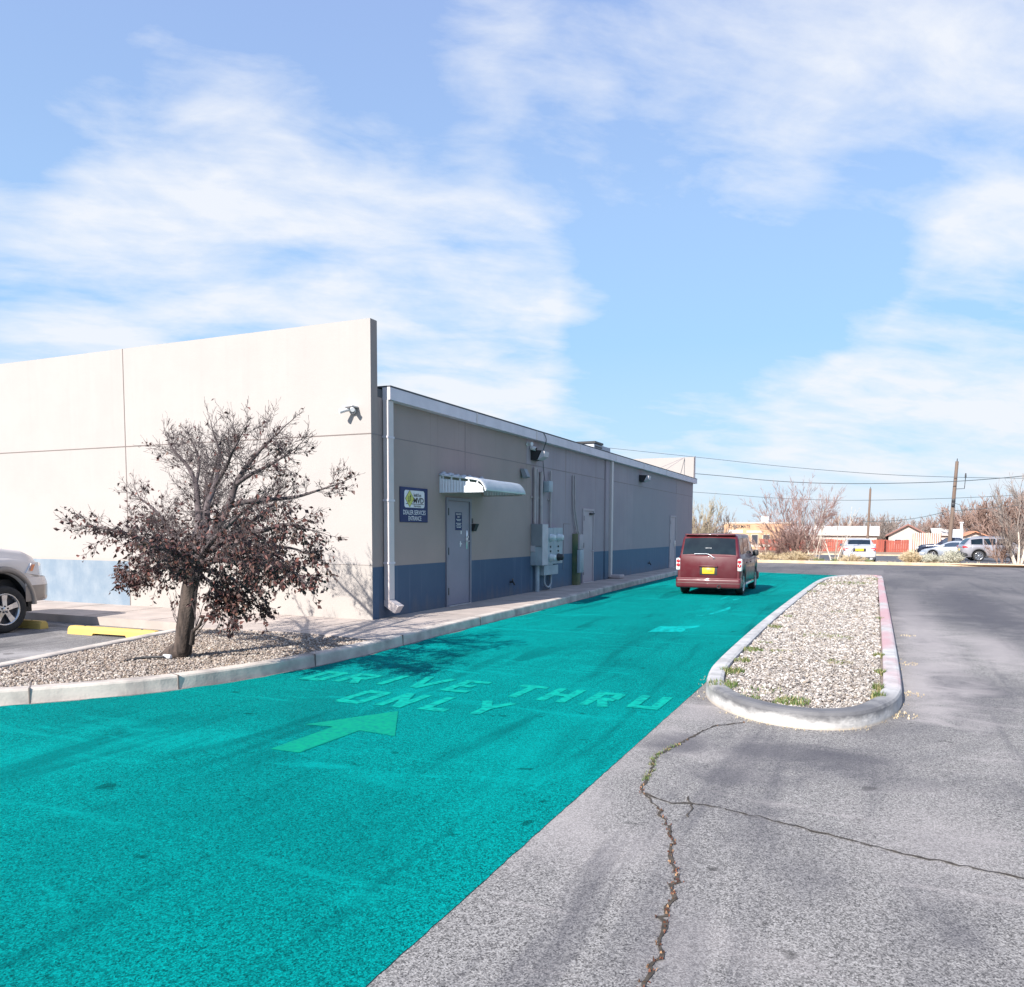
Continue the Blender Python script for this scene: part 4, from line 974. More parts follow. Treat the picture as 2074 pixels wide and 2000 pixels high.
def inner_dark(c, parent, zt=None):
    mb = MB(); w_ = max(p[1] for p in c.W)
    mb.box(-w_+.24, w_-.24, c.y0+.15, c.y1-.15, c.rw*.75, c.sill+.12 if not callable(c.sill) else .5)
    for yw in c.wh: mb.box(-w_+.26, w_-.26, yw-c.ar+.01, yw+c.ar-.01, c.rw*.8, c.rw+c.ar*.93)
    mb.build('underbody', MT['plastic'], parent)
    for yw in c.wh:                              # liners that hide the painted tunnel
        for sg in (-1, 1):
            mb = MB(); vs = []; n = 16
            for i in range(n+1):
                a = math.pi*i/n; r_ = c.ar-.008
                for x in (w_-.10, .3): vs.append((sg*x, yw+math.cos(a)*r_, c.rw+c.az*math.sin(a)*r_))
            mb.add(vs, [(2*i, 2*i+1, 2*i+3, 2*i+2) for i in range(n)], True); mb.build('arch_liner', MT['plastic'], parent)
def mirror(parent, x, y, z, sgn, mat):
    x -= sgn*.03
    MB().rbox(min(x, x+sgn*.16), max(x, x+sgn*.16), y-.05, y+.06, z-.02, z+.15, .05, 3).tube([(x-sgn*.08, y+.02, z-.03), (x+sgn*.08, y, z+.03)], .025, 6).build('mirror', mat, parent)
def seam(c, parent, y, z0, z1, sgn, fcurve=None):
    mb = MB(); vs = []
    for i in range(9):
        z = z0+(z1-z0)*i/8; r = c.ring(y); xs_ = [q[0] for q in r[2:9]]; zs_ = [q[1] for q in r[2:9]]
        x = float(np.interp(z, zs_, xs_))
        for d in (-.005, .005): vs.append((sgn*(x+.003), y+d, z))
    mb.add(vs, [(2*i, 2*i+1, 2*i+3, 2*i+2) for i in range(8)]); return mb.build('door_seam', MT['plastic'], parent)
def side_box(c, parent, name, y0, y1, z0, z1, sgn, th, mat, r=.01):
    rr = c.ring((y0+y1)/2); x = float(np.interp((z0+z1)/2, [q[1] for q in rr[2:9]], [q[0] for q in rr[2:9]]))
    return MB().rbox(min(sgn*(x-.02), sgn*(x+th)), max(sgn*(x-.02), sgn*(x+th)), y0, y1, z0, z1, r, 2).build(name, mat, parent)

# --- maroon boxy wagon in the lane
vr = tag(empty('parked_car', (-3.97, 23.42, .004), R_(0.5)), 'maroon boxy compact wagon seen from behind in the teal lane by the shaded wall', 'car')
v = Car(W=[(-1.97, .80), (-1.93, .825), (-1.80, .845), (0, .85), (1.45, .845), (1.75, .80), (1.92, .70), (1.97, .62)],
        ZD=[(-1.97, .98), (-1.93, 1.035), (-1.80, 1.045), (.55, 1.03), (.95, 1.06), (1.2, 1.05), (1.7, .95), (1.92, .84), (1.97, .78)],
        ZR=[(-1.97, 1.03), (-1.93, 1.075), (-1.80, 1.565), (-1.70, 1.615), (-1.2, 1.64), (.2, 1.635), (.50, 1.60), (1.02, 1.12), (1.2, 1.07), (1.97, .80)],
        WR=[(-1.97, .72), (-1.80, .68), (0, .70), (.5, .67), (1.1, .70), (1.97, .6)], sill=.23, wheels=(-1.30, 1.22), rw=.30, arch=.36, L0=-1.97, L1=1.97)
v.body().build('body', MT['maroon'], vr)
inner_dark(v, vr)
v.top_patch(-1.925, -1.812, lambda y: .70-.045*(y+1.925)/.113, .008).build('rear_window', MT['glass'], vr)
v.top_patch(.53, .99, .62).build('windscreen', MT['glass'], vr)
for sg in (-1, 1):
    for y0, y1 in ((-1.70, -1.10), (-1.03, -.27), (-.19, .56)):
        v.side_patch(y0, y1, .10, .93, sg).build('side_window', MT['glassblue'], vr)
    for y in (-1.06, -.23, .72): seam(v, vr, y, .36, .98, sg)
    seam(v, vr, -1.84, .72, 1.0, sg)
    for y in (-.93, -.12): side_box(v, vr, 'door_handle', y, y+.17, .84, .875, sg, .022, MT['maroon'])
    side_box(v, vr, 'sill_trim', -.86, .80, .235, .30, sg, .012, MT['silver'])
    mirror(vr, sg*.84, .62, 1.02, sg, MT['plastic'])
    for y in (-1.30, 1.22): wheel(vr, sg*.735, y, .30, .205, .19, 7, sg, 'rim', .02)
    # tail lamps wrap the rear corners
    tl = MB().rbox(min(sg*.745, sg*.862), max(sg*.745, sg*.862), -1.985, -1.80, .655, .985, .03, 2).build('tail_light', MT['clearlamp'], vr)
    for z in (.905, .800):
        MB().lathe([(-.008, .001), (-.008, .043), (.02, .046)], 'y', (sg*.800, -1.988, z), 20).build('red_lens', MT['redlamp'], tl)
    MB().rbox(min(sg*.48, sg*.72), max(sg*.48, sg*.72), 1.93, 1.985, .60, .74, .03).build('headlight', MT['clearlamp'], vr)
# tailgate, bumper and fittings
MB().rbox(-.735, .735, -1.990, -1.955, .47, 1.045, .03, 2).build('tailgate', MT['maroon'], vr)
MB().rbox(-.655, .655, -1.87, -1.70, 1.590, 1.632, .018, 2).build('spoiler', MT['maroon'], vr)
bp = MB().rbox(-.85, .85, -2.055, -1.62, .195, .455, .06, 4).rbox(-.845, .845, -2.015, -1.70, .40, .475, .03, 3)
bpo = bp.build('rear_bumper', MT['maroon'], vr)
MB().rbox(-.835, .835, -2.060, -2.03, .325, .337, .005, 1).build('bumper_groove', MT['taupe'], bpo)
MB().lathe([(-.0, .052), (-.06, .055), (-.06, .035), (.0, .03)], 'y', (.30, -2.02, .245), 16).build('exhaust', MT['plastic'], vr)
MB().rbox(-.85, .85, 1.7, 2.0, .25, .52, .07, 3).build('front_bumper', MT['maroon'], vr)
stk = MB().add([(-.10, -1.9305, 1.235), (.06, -1.9305, 1.235), (.06, -1.926, 1.262), (-.10, -1.926, 1.262)], [(0, 1, 2, 3)]).build('window_sticker', MT['white'], vr)
stk.location.y = .035
pr = MB().rbox(-.225, .235, -1.999, -1.972, .545, .775, .02, 2).build('plate_recess', MT['plastic'], vr)
MB().rbox(-.245, .255, -2.03, -1.985, .755, .80, .018, 2).build('plate_garnish', MT['maroon'], pr)
pl = MB().rbox(-.155, .165, -2.010, -1.998, .575, .735, .008, 1).build('number_plate', MT['plate'], pr)
mb = MB(); text_mb(mb, '317-RMB', (-.125, -2.0105, .625), (1, 0, 0), (0, 0, 1), .26, .06, .001, .01); mb.build('plate_writing', MT['platered'], pl)
MB().tube([(.15, -1.985, 1.00), (.02, -1.985, 1.085), (-.05, -1.965, 1.105), (-.38, -1.955, 1.100)], .012, 6).lathe([(-.005, .001), (-.005, .03), (.03, .035)], 'y', (.15, -1.985, .985), 12).build('rear_wiper', MT['silver'], vr)
mb = MB()                                         # seats seen through the rear glass are hinted by the head rests
for x in (-.36, .36): mb.rbox(x-.14, x+.14, -.05, .05, 1.15, 1.42, .05)
mb.build('head_rest', MT['plastic'], vr)

# --- champagne pickup at the left edge
tr = tag(empty('pickup_truck', (-13.60, 6.20, .004), R_(3.0)), 'champagne pickup truck with chrome five spoke wheel at the left edge', 'pickup truck')
t = Car(W=[(-2.9, .93), (-2.8, .97), (0, .985), (1.6, .985), (2.55, .97), (2.80, .90), (2.88, .78)],
        ZD=[(-2.9, 1.30), (-1.0, 1.32), (-.95, 1.26), (1.2, 1.24), (1.5, 1.245), (2.2, 1.225), (2.62, 1.17), (2.80, 1.10), (2.88, 1.02)],
        ZR=[(-2.9, 1.31), (-1.02, 1.33), (-.90, 1.84), (-.7, 1.91), (.2, 1.92), (.6, 1.88), (1.35, 1.44), (2.0, 1.40), (2.5, 1.33), (2.72, 1.24), (2.80, 1.14), (2.88, 1.04)],
        WR=[(-2.9, .85), (-.9, .72), (.5, .72), (1.3, .80), (2.6, .80), (2.88, .6)], sill=.50, wheels=(-1.50, 2.07), rw=.385, arch=.50, L0=-2.9, L1=2.88, az=1.17)
t.body().build('body', MT['champagne'], tr)
inner_dark(t, tr)
t.top_patch(.62, 1.32, .70).build('windscreen', MT['glass'], tr)
for sg in (-1, 1):
    for y0, y1 in ((-.85, -.25), (-.15, .70)): t.side_patch(y0, y1, .12, .92, sg).build('side_window', MT['glassblue'], tr)
    for y in (-.92, -.2, 1.15): seam(t, tr, y, .56, 1.22, sg)
    for y in (-.75, -.02): side_box(t, tr, 'door_handle', y, y+.22, 1.08, 1.12, sg, .03, MT['chrome'])
    mirror(tr, sg*.97, .95, 1.25, sg, MT['plastic'])
    for y in (-1.50, 2.07): wheel(tr, sg*.88, y, .385, .262, .26, 5, sg, 'rim', .040)
    for yw in (-1.50, 2.07):                      # two-tone flares round the arches
        mb = MB(); vs = []; n = 24
        for i in range(n+1):
            a = math.pi*i/n
            for (r_, xx) in ((.495, .955), (.505, 1.012), (.555, 1.004), (.580, .982)):
                vs.append((sg*xx, yw+math.cos(a)*r_, .43+math.sin(a)*r_*1.12))
        mb.add(vs, [(4*i+q, 4*i+q+1, 4*i+4+q+1, 4*i+4+q) for i in range(n) for q in range(3)], True)
        fl_ = mb.build('wheel_arch_flare', MT['taupe'], tr)
    hl = MB().add([(sg*.992, 2.46, .955), (sg*.958, 2.74, .90), (sg*.80, 2.90, .90), (sg*.80, 2.88, 1.10), (sg*.945, 2.72, 1.13), (sg*.978, 2.58, 1.11), (sg*.80, 2.5, .93), (sg*.80, 2.5, 1.12)],
                  [(0, 1, 4, 5), (1, 2, 3, 4), (5, 4, 3, 7), (0, 6, 2, 1), (0, 5, 7, 6)]).build('headlight', MT['clearlamp'], tr)
    MB().add([(sg*.998, 2.535, .985), (sg*.990, 2.585, .985), (sg*.982, 2.640, 1.095), (sg*.990, 2.585, 1.090)], [(0, 1, 2, 3)]).build('side_marker', MT['amber'], hl)
fb = MB(); vs = []
prof = [(2.45, .985), (2.62, .985), (2.80, .955), (2.93, .88), (3.0, .72), (3.03, .4), (3.03, 0)]
P = [(x, y) for y, x in prof]+[(-x, y) for y, x in prof[-2::-1]]
lev = [(.485, .90), (.50, .97), (.66, .995), (.755, 1.0), (.80, .985), (.885, .92)]
for z, k_ in lev: vs += [(x*(.94+.06*k_), 2.45+(y-2.45)*k_, z) for x, y in P]
n = len(P)
fb.add(vs, [(a*n+i, a*n+i+1, (a+1)*n+i+1, (a+1)*n+i) for a in range(len(lev)-1) for i in range(n-1)], True)
fbo = fb.build('front_bumper', MT['champagne'], tr)
vs = []
for z, k_ in ((.48, .905), (.52, .985), (.66, 1.003), (.748, 1.006)): vs += [(x*(.942+.06*k_), 2.45+(y-2.45)*k_, z) for x, y in P]
MB().add(vs, [(a*n+i, a*n+i+1, (a+1)*n+i+1, (a+1)*n+i) for a in range(3) for i in range(n-1)], True).build('lower_valance', MT['taupe'], fbo)
MB().rbox(-.62, .62, 2.83, 2.92, .90, 1.16, .03).build('grille', MT['chrome'], tr)
MB().rbox(-1.0, 1.0, -3.05, -2.85, .48, .72, .04).build('rear_bumper', MT['chrome'], tr)

# --- sedans, suv and dark pickup across the street
def sedan(name, label, x, y, head, paint, rear=True):
    c = Car(W=[(-2.35, .72), (-2.28, .80), (-2.0, .88), (0, .91), (1.5, .90), (2.0, .82), (2.25, .66), (2.33, .5)],
            ZD=[(-2.35, .84), (-2.28, .98), (-1.9, 1.03), (-1.2, 1.00), (.8, .94), (1.3, .92), (2.0, .80), (2.25, .68), (2.33, .60)],
            ZR=[(-2.35, .86), (-2.28, 1.0), (-1.75, 1.06), (-1.65, 1.07), (-.95, 1.38), (-.5, 1.45), (.1, 1.44), (.4, 1.38), (1.22, .99), (2.33, .62)],
            WR=[(-2.35, .6), (-1.6, .66), (-.9, .60), (.3, .60), (1.2, .70), (2.33, .45)], sill=.22, wheels=(-1.35, 1.40), rw=.325, arch=.39, L0=-2.35, L1=2.33)
    r = tag(empty(name, (x, y, gz(y)+.012), head), label, 'car')
    c.body().build('body', MT[paint], r); inner_dark(c, r)
    c.top_patch(-1.58, -1.0, .60).build('rear_window', MT['glass'], r); c.top_patch(.42, 1.16, .60).build('windscreen', MT['glass'], r)
    for sg in (-1, 1):
        for y0, y1 in ((-1.15, -.45), (-.38, .62)): c.side_patch(y0, y1, .10, .92, sg).build('side_window', MT['glassblue'], r)
        for yy_ in (-.42, .75): seam(c, r, yy_, .32, .92, sg)
        for yw in (-1.35, 1.40): wheel(r, sg*.80, yw, .325, .235, .20, 5, sg, 'rim', .03)
        mirror(r, sg*.88, .62, .96, sg, MT[paint])
        l_ = MB().rbox(min(sg*.50, sg*.86), max(sg*.50, sg*.86), -2.34, -2.02, .76, .91, .03).build('tail_light', MT['redlamp'], r)
        MB().rbox(min(sg*.52, sg*.80), max(sg*.52, sg*.80), -2.347, -2.3, .80, .84, .01).build('clear_strip', MT['clearlamp'], l_)
        MB().add([(sg*.80, 2.02, .64), (sg*.50, 2.29, .62), (sg*.48, 2.24, .72), (sg*.82, 1.80, .79), (sg*.86, 1.82, .70)], [(0, 1, 2, 3, 4)]).build('headlight', MT['clearlamp'], r)
    MB().rbox(-.86, .86, -2.42, -1.95, .36, .70, .08, 3).build('rear_bumper', MT[paint], r)
    MB().rbox(-.55, .55, -2.40, -2.2, .26, .37, .03).build('rear_valance', MT['plastic'], r)
    p_ = MB().rbox(-.34, .34, -2.375, -2.32, .70, .89, .02).build('plate_recess', MT['plastic'], r)
    MB().rbox(-.22, .22, -2.385, -2.37, .73, .87, .008).build('number_plate', MT['plate'], p_)
    MB().rbox(-.80, .80, 1.9, 2.40, .24, .58, .09, 3).build('front_bumper', MT[paint], r)
    MB().rbox(-.30, .30, 2.33, 2.405, .40, .60, .03).build('grille', MT['plastic'], r)
    return r
p = pt(1737, 1130, 52.4)
sedan('parked_car', 'white sedan seen from behind with yellow plate across the street', p.x, 52.4, R_(3.0), 'carwhite')
p = pt(1907, 1125, 70.5)
sedan('parked_car', 'silver sedan facing left, partly hidden behind the grey crossover', p.x+.9, 70.5, R_(77), 'silver')
def suv():
    c = Car(W=[(-2.35, .80), (-2.25, .88), (-1.9, .93), (1.5, .93), (2.0, .87), (2.28, .70), (2.36, .55)],
            ZD=[(-2.35, .98), (-2.25, 1.10), (-1.9, 1.13), (.6, 1.06), (1.2, 1.06), (2.0, .96), (2.28, .82), (2.36, .74)],
            ZR=[(-2.35, 1.0), (-2.25, 1.13), (-1.95, 1.50), (-1.80, 1.62), (-1.3, 1.69), (-.2, 1.71), (.3, 1.64), (1.15, 1.12), (2.36, .76)],
            WR=[(-2.35, .7), (-1.9, .66), (.2, .66), (1.1, .76), (2.36, .5)], sill=.27, wheels=(-1.32, 1.38), rw=.37, arch=.43, L0=-2.35, L1=2.36)
    p = pt(1982, 1128, 64.0)
    hd = R_(-82); r = empty('parked_car', (0, 0, 0), hd)
    rw_ = Matrix.Rotation(hd, 3, 'Z') @ Vector((.83, -1.32, 0)); r.location = (p.x-rw_.x, 64.0-rw_.y, gz(64)+.012)
    tag(r, 'grey crossover with tinted windows and black arches, rearmost corner toward street verge', 'car')
    c.body().build('body', MT['greypaint'], r); inner_dark(c, r)
    c.top_patch(-2.22, -1.88, .62, .01).build('rear_window', MT['glass'], r); c.top_patch(.36, 1.08, .64).build('windscreen', MT['glass'], r)
    for sg in (-1, 1):
        for y0, y1 in ((-1.82, -1.10), (-1.02, -.30), (-.22, .55)): c.side_patch(y0, y1, .10, .90, sg).build('side_window', MT['glass'], r)
        for yy_ in (-1.0, -.26, .75): seam(c, r, yy_, .36, 1.03, sg)
        for yw in (-1.32, 1.38):
            wheel(r, sg*.82, yw, .37, .262, .22, 9, sg, 'rim', .022)
            mb = MB(); vs = []
            for i in range(21):
                a = math.pi*i/20
                for (r_, xx) in ((.425, .90), (.43, .94), (.49, .936)): vs.append((sg*xx, yw+math.cos(a)*r_, .37+math.sin(a)*r_))
            mb.add(vs, [(3*i+q, 3*i+q+1, 3*i+4+q, 3*i+3+q) for i in range(20) for q in range(2)], True); mb.build('wheel_arch_trim', MT['plastic'], r)
        side_box(c, r, 'sill_trim', -.85, .90, .28, .40, sg, .012, MT['plastic'])
        MB().tube([(sg*.66, -1.5, 1.71), (sg*.67, -.2, 1.745), (sg*.64, .2, 1.70)], .018, 6).build('roof_rail', MT['chrome'], r)
        MB().rbox(min(sg*.52, sg*.90), max(sg*.52, sg*.90), -2.34, -1.90, .93, 1.06, .03).build('tail_light', MT['redlamp'], r)
        mirror(r, sg*.90, .62, 1.08, sg, MT['greypaint'])
        for yy_ in (-.85, -.10): side_box(c, r, 'door_handle', yy_, yy_+.2, .93, .96, sg, .025, MT['chrome'])
    MB().rbox(-.90, .90, -2.44, -1.85, .32, .62, .08, 3).build('rear_bumper', MT['plastic'], r)
    MB().rbox(-.60, .60, -2.37, -2.25, .64, .92, .03).build('tailgate', MT['greypaint'], r)
    MB().rbox(-.20, .20, -2.39, -2.36, .72, .86, .008).build('number_plate', MT['plate'], r)
    MB().rbox(-.84, .84, 1.9, 2.42, .28, .62, .09, 3).build('front_bumper', MT['plastic'], r)
suv()
def dark_pickup():
    c = Car(W=[(-2.8, .90), (0, .95), (1.9, .94), (2.5, .88), (2.65, .75)], ZD=[(-2.8, 1.18), (-.95, 1.2), (-.9, 1.2), (1.0, 1.17), (2.2, 1.10), (2.55, .98), (2.65, .9)],
            ZR=[(-2.8, 1.19), (-1.0, 1.21), (-.92, 1.70), (-.7, 1.79), (.1, 1.80), (.4, 1.75), (1.05, 1.24), (2.3, 1.14), (2.65, .92)], WR=[(-2.8, .82), (-.9, .68), (.3, .68), (1.0, .78), (2.65, .6)], sill=.45, wheels=(-1.5, 1.8), rw=.37, arch=.46, L0=-2.8, L1=2.65)
    p = pt(1855, 1115, 82); r = tag(empty('pickup_truck', (p.x+2.75, 82, gz(82)+.012), R_(84)), 'dark blue pickup facing left behind the silver sedan', 'pickup truck')
    c.body().build('body', MT['navy'], r); inner_dark(c, r)
    c.top_patch(.44, 1.0, .64).build('windscreen', MT['glassblue'], r)
    for sg in (-1, 1):
        for y0, y1 in ((-.85, -.35), (-.28, .55)): c.side_patch(y0, y1, .10, .92, sg).build('side_window', MT['glassblue'], r)
        for yw in (-1.5, 1.8): wheel(r, sg*.85, yw, .37, .22, .24, 6, sg)
        MB().rbox(min(sg*.55, sg*.86), max(sg*.55, sg*.86), 2.45, 2.66, .78, .94, .03).build('headlight', MT['clearlamp'], r)
        mirror(r, sg*.93, .7, 1.18, sg, MT['plastic'])
    MB().rbox(-.92, .92, 2.55, 2.78, .42, .66, .05).build('front_bumper', MT['plastic'], r)
    MB().rbox(-.5, .5, 2.60, 2.68, .72, .95, .02).build('grille', MT['plastic'], r)
dark_pickup()

# ---------------------------------------------------------------- wheel stops
def wheel_stop(x, y, rz, label):
    r = tag(empty('wheel_stop', (x, y, .004), rz), label, 'wheel stop', 'yellow wheel stops at the head of the stalls')
    mb = MB(); l = .90; h = .13; pr = [(-.085, 0), (.085, 0), (.075, .09), (.045, h), (-.045, h), (-.075, .09)]
    xs_ = [-l, -l+.04, -.36, -.34, .34, .36, l-.04, l]; vs = []
    for x_ in xs_:
        e = .9 if abs(x_) == l else 1
        notch = abs(x_) < .35
        vs += [(x_, a*e, (max(b, .035) if notch else b*(.92 if abs(x_) == l else 1))) for a, b in pr]
    k = len(pr); n = len(xs_)
    mb.add(vs, [(i*k+j, i*k+(j+1) % k, (i+1)*k+(j+1) % k, (i+1)*k+j) for i in range(n-1) for j in range(k)]+[tuple(range(k))[::-1], tuple(range((n-1)*k, n*k))])
    mb.build('block', MT['yellow'], r)
    q = MB()
    for x_ in (-.6, .6): q.lathe([(h-.001, .018), (h+.006, .016), (h+.007, .001)], 'z', (x_, 0, 0), 10)
    q.build('anchor_bolt', MT['dark'], r)
wheel_stop(-10.90, 8.84, R_(3), 'chipped yellow wheel stop of the empty stall by the tree')
wheel_stop(-13.62, 8.95, R_(2), 'yellow wheel stop half hidden behind the front wheel of the champagne pickup')
hs = tag(empty('irrigation_pipe', (-8.4, 6.75, .12)), 'black irrigation pipe with pale end lying on gravel at tree foot', 'pipe')
p0 = [pt(x, y, 6.9) for x, y in ((0, 0),)]
def gpt(px, py, z):
    d = ray(px, py); t = (z-CAM_H)/d.z; return Vector((d.x*t, d.y*t, z))
o = MB().tube(smooth_path([tuple(gpt(x, y, z)) for x, y, z in ((249, 1341, .12), (270, 1336, .135), (295, 1332, .15), (318, 1331, .16), (332, 1331, .16))], 6), .016, 8).build('hose', MT['plastic'])
o.parent = hs; bpy.context.view_layer.update(); o.matrix_parent_inverse = hs.matrix_world.inverted()
o = MB().rbox(*sum(([c-.06, c+.06] if i == 0 else [c-.025, c+.025] for i, c in enumerate(gpt(339, 1330, .16))), []), .015).build('coupling', MT['white'])
o.parent = hs; o.matrix_parent_inverse = hs.matrix_world.inverted()
#PART4
# ---------------------------------------------------------------- trees
class Grow:
    def __init__(s, seed): s.r = random.Random(seed); s.br = []; s.tips = []
    def limb(s, pts, r0, r1): s.br.append(([Vector(p) for p in pts], r0, r1))
    def child(s, p, d, L, r0, lev, droop, seg=5, jit=.16, spread=.75, n=(4, 6), tip=.0022, keep=None):
        pts = [p.copy()]; d = d.normalized(); q = p.copy()
        for i in range(seg):
            d = (d+Vector((s.r.gauss(0, jit), s.r.gauss(0, jit), s.r.gauss(0, jit)+droop))).normalized()
            q = q+d*(L/seg); pts.append(q.copy())
        s.br.append((pts, r0, tip if lev == 0 else max(tip, r0*.35)))
        if lev == 0: s.tips.append((pts[-1], d, pts)); return
        if keep and not keep(q): return
        for _ in range(s.r.randint(*n)):
            s.sub(pts, L, r0, lev, droop, seg, jit, spread, n, tip, keep)
        s.child(pts[-1], d, L*.5, r0*.4, lev-1, droop, max(3, seg-1), jit, spread, n, tip, keep)
    def sub(s, pts, L, r0, lev, droop, seg, jit, spread, n, tip, keep, lo=.2):
        t = s.r.uniform(lo, .97); f = t*(len(pts)-1); i = min(int(f), len(pts)-2); a = pts[i].lerp(pts[i+1], f-i)
        d = (pts[i+1]-pts[i]).normalized(); o = Vector((s.r.gauss(0, 1), s.r.gauss(0, 1), s.r.gauss(0, 1))); o = (o-d*o.dot(d)).normalized()
        s.child(a, d+o*s.r.uniform(spread*.6, spread*1.5), L*s.r.uniform(.35, .65)*(1.1-.4*t), max(tip*1.2, r0*(1-.6*t)*.5), lev-1, droop, max(3, seg-1), jit, spread, n, tip, keep)
    def mesh(s, pick, kmax=8):
        mb = MB()
        for pts, r0, r1 in s.br:
            if not pick(r0): continue
            n = len(pts); k = kmax if r0 > .03 else (5 if r0 > .012 else 3)
            mb.tube(pts, [r0+(r1-r0)*i/(n-1) for i in range(n)], k, caps=False)
        return mb
def leaves(tips, prob, size, r, droop=.6):
    V = []; F = []
    for (p, d, pts) in tips:
        pr, cnt = prob(p)
        for _ in range(cnt):
            if r.random() > pr: continue
            b = pts[r.randint(1, len(pts)-1)].lerp(p, r.random()*.6)
            ax = Vector((d.x*.4+r.gauss(0, .5), d.y*.4+r.gauss(0, .5), -droop+r.gauss(0, .45))).normalized()
            sd = ax.cross(Vector((r.gauss(0, 1), r.gauss(0, 1), r.gauss(0, 1)))).normalized(); nn = ax.cross(sd)
            l = size*r.uniform(.6, 1.3); w_ = l*r.uniform(.22, .38); cu = r.uniform(-.25, .35)*l
            b = b+ax*l*.15; i = len(V)
            V += [b[:], (b+ax*l*.45+sd*w_+nn*cu)[:], (b+ax*l)[:], (b+ax*l*.45-sd*w_+nn*cu)[:], (b+ax*l*.5)[:]]
            F += [(i, i+1, i+4), (i+1, i+2, i+4), (i+2, i+3, i+4), (i+3, i, i+4)]
    return V, F
def hero_tree():
    T = Grow(11); r = T.r
    def q(x, y, dy): return pt(60+x/2.97, 800+y/2.97, 7.22+dy)
    base = gpt(367, 1324, .12)
    def Lm(P, r0, r1): pts = [q(x, y, dy) for x, y, dy in P]; pts = [Vector(p) for p in smooth_path([tuple(p) for p in pts], 3)]; T.limb(pts, r0, r1); return pts
    trunk = [Vector((base.x-.02, 7.22, .06))]+[q(x, y, 0) for x, y in ((922, 1530), (935, 1400), (950, 1280), (962, 1170), (985, 1070), (1012, 985))]
    T.limb(trunk, .115, .085); T.limb([trunk[0]-Vector((0, 0, .05)), trunk[0].lerp(trunk[1], .5), trunk[1], trunk[1].lerp(trunk[2], .6)], .145, .10)
    T.limb([trunk[0]+Vector((.05, -.03, 0)), trunk[1]+Vector((.045, -.03, 0)), trunk[3]+Vector((.04, -.02, 0)), trunk[5]+Vector((.02, 0, 0))], .09, .05)
    main = [([(1012, 985, 0), (1090, 860, .05), (1160, 740, .1), (1205, 650, .1), (1240, 540, .15), (1300, 440, .2), (1380, 340, .3), (1440, 280, .3)], .068, .014, .9),
            ([(1025, 930, 0), (1060, 790, .2), (1070, 660, .45), (1110, 560, .7), (1135, 440, 1.0), (1140, 340, 1.2), (1120, 270, 1.3)], .055, .012, .9),
            ([(1005, 960, 0), (1020, 800, .3), (1010, 650, .6), (1000, 540, .8), (950, 430, 1.1), (880, 350, 1.3), (840, 290, 1.4)], .055, .011, .9),
            ([(985, 1010, 0), (930, 960, .2), (880, 870, .5), (830, 800, .8), (760, 700, 1.1), (660, 620, 1.3)], .050, .010, .85),
            ([(970, 1040, 0), (860, 950, -.2), (720, 890, -.4), (600, 840, -.5), (450, 805, -.6), (330, 790, -.65)], .045, .008, .6),
            ([(1025, 975, 0), (1180, 870, .1), (1280, 825, .1), (1400, 820, 0), (1520, 780, -.1), (1640, 800, -.1)], .052, .010, .75),
            ([(1200, 670, .1), (1300, 645, .2), (1450, 630, .3), (1600, 615, .4), (1720, 580, .45), (1830, 545, .5)], .035, .008, .6),
            ([(1010, 1020, 0), (1150, 990, -.3), (1300, 1020, -.5), (1450, 1050, -.7), (1600, 1070, -.8)], .045, .010, .65),
            ([(975, 1080, 0), (880, 1040, .3), (780, 1040, .5), (680, 1060, .6), (600, 1090, .7)], .040, .009, .6),
            ([(985, 1070, 0), (1080, 1120, -.3), (1150, 1200, -.45), (1200, 1290, -.55)], .028, .007, .5),
            ([(1000, 1040, 0), (1180, 1090, .3), (1310, 1170, .5), (1370, 1260, .6)], .034, .007, .55),
            ([(990, 1030, 0), (960, 990, -.4), (900, 960, -.8), (830, 930, -1.1)], .042, .010, .7),
            ([(1010, 1000, 0), (1080, 900, -.4), (1180, 800, -.8), (1290, 700, -1.1)], .045, .010, .8),
            ([(1000, 990, 0), (990, 860, .5), (1040, 720, .9), (1080, 560, 1.2), (1120, 420, 1.3)], .048, .010, .85),
            ([(1012, 985, 0), (1110, 900, .5), (1280, 800, 1.0), (1430, 690, 1.3), (1520, 600, 1.5)], .045, .010, .8),
            ([(1005, 1000, 0), (930, 920, .5), (820, 820, .9), (720, 740, 1.2)], .042, .010, .8),
            ([(1110, 560, .7), (1180, 440, .2), (1220, 340, -.4), (1260, 270, -.4)], .028, .008, .7),
            ([(1000, 540, .8), (1020, 420, 1.1), (1000, 330, 1.3), (960, 260, 1.4)], .026, .008, .7),
            ([(1240, 540, .15), (1330, 480, -.1), (1450, 420, -.3), (1560, 350, -.3)], .030, .008, .7),
            ([(1040, 1030, 0), (1200, 960, .4), (1380, 930, .7), (1560, 920, .9), (1680, 960, 1.0)], .040, .008, .65)]
    for P, r0, r1, LL in main:
        pts = Lm(P, r0, r1); L = sum((pts[i+1]-pts[i]).length for i in range(len(pts)-1))
        up = sum(p.z for p in pts[len(pts)//2:])/(len(pts)-len(pts)//2)
        droop = .05 if up > 1.9 else (-.02 if up > 1.4 else -.07)
        for _ in range(int((9+9*L) if up > 1.9 else (12+12*L))):
            T.sub(pts, .92*LL, min(r0*.5, .014), 3, droop, 4, .15, .85, (4, 5), .0020, None, .18)
        T.child(pts[-1], pts[-1]-pts[-2], .42*LL, r1, 2, droop, 4, .16, .7, (4, 6), .0021)
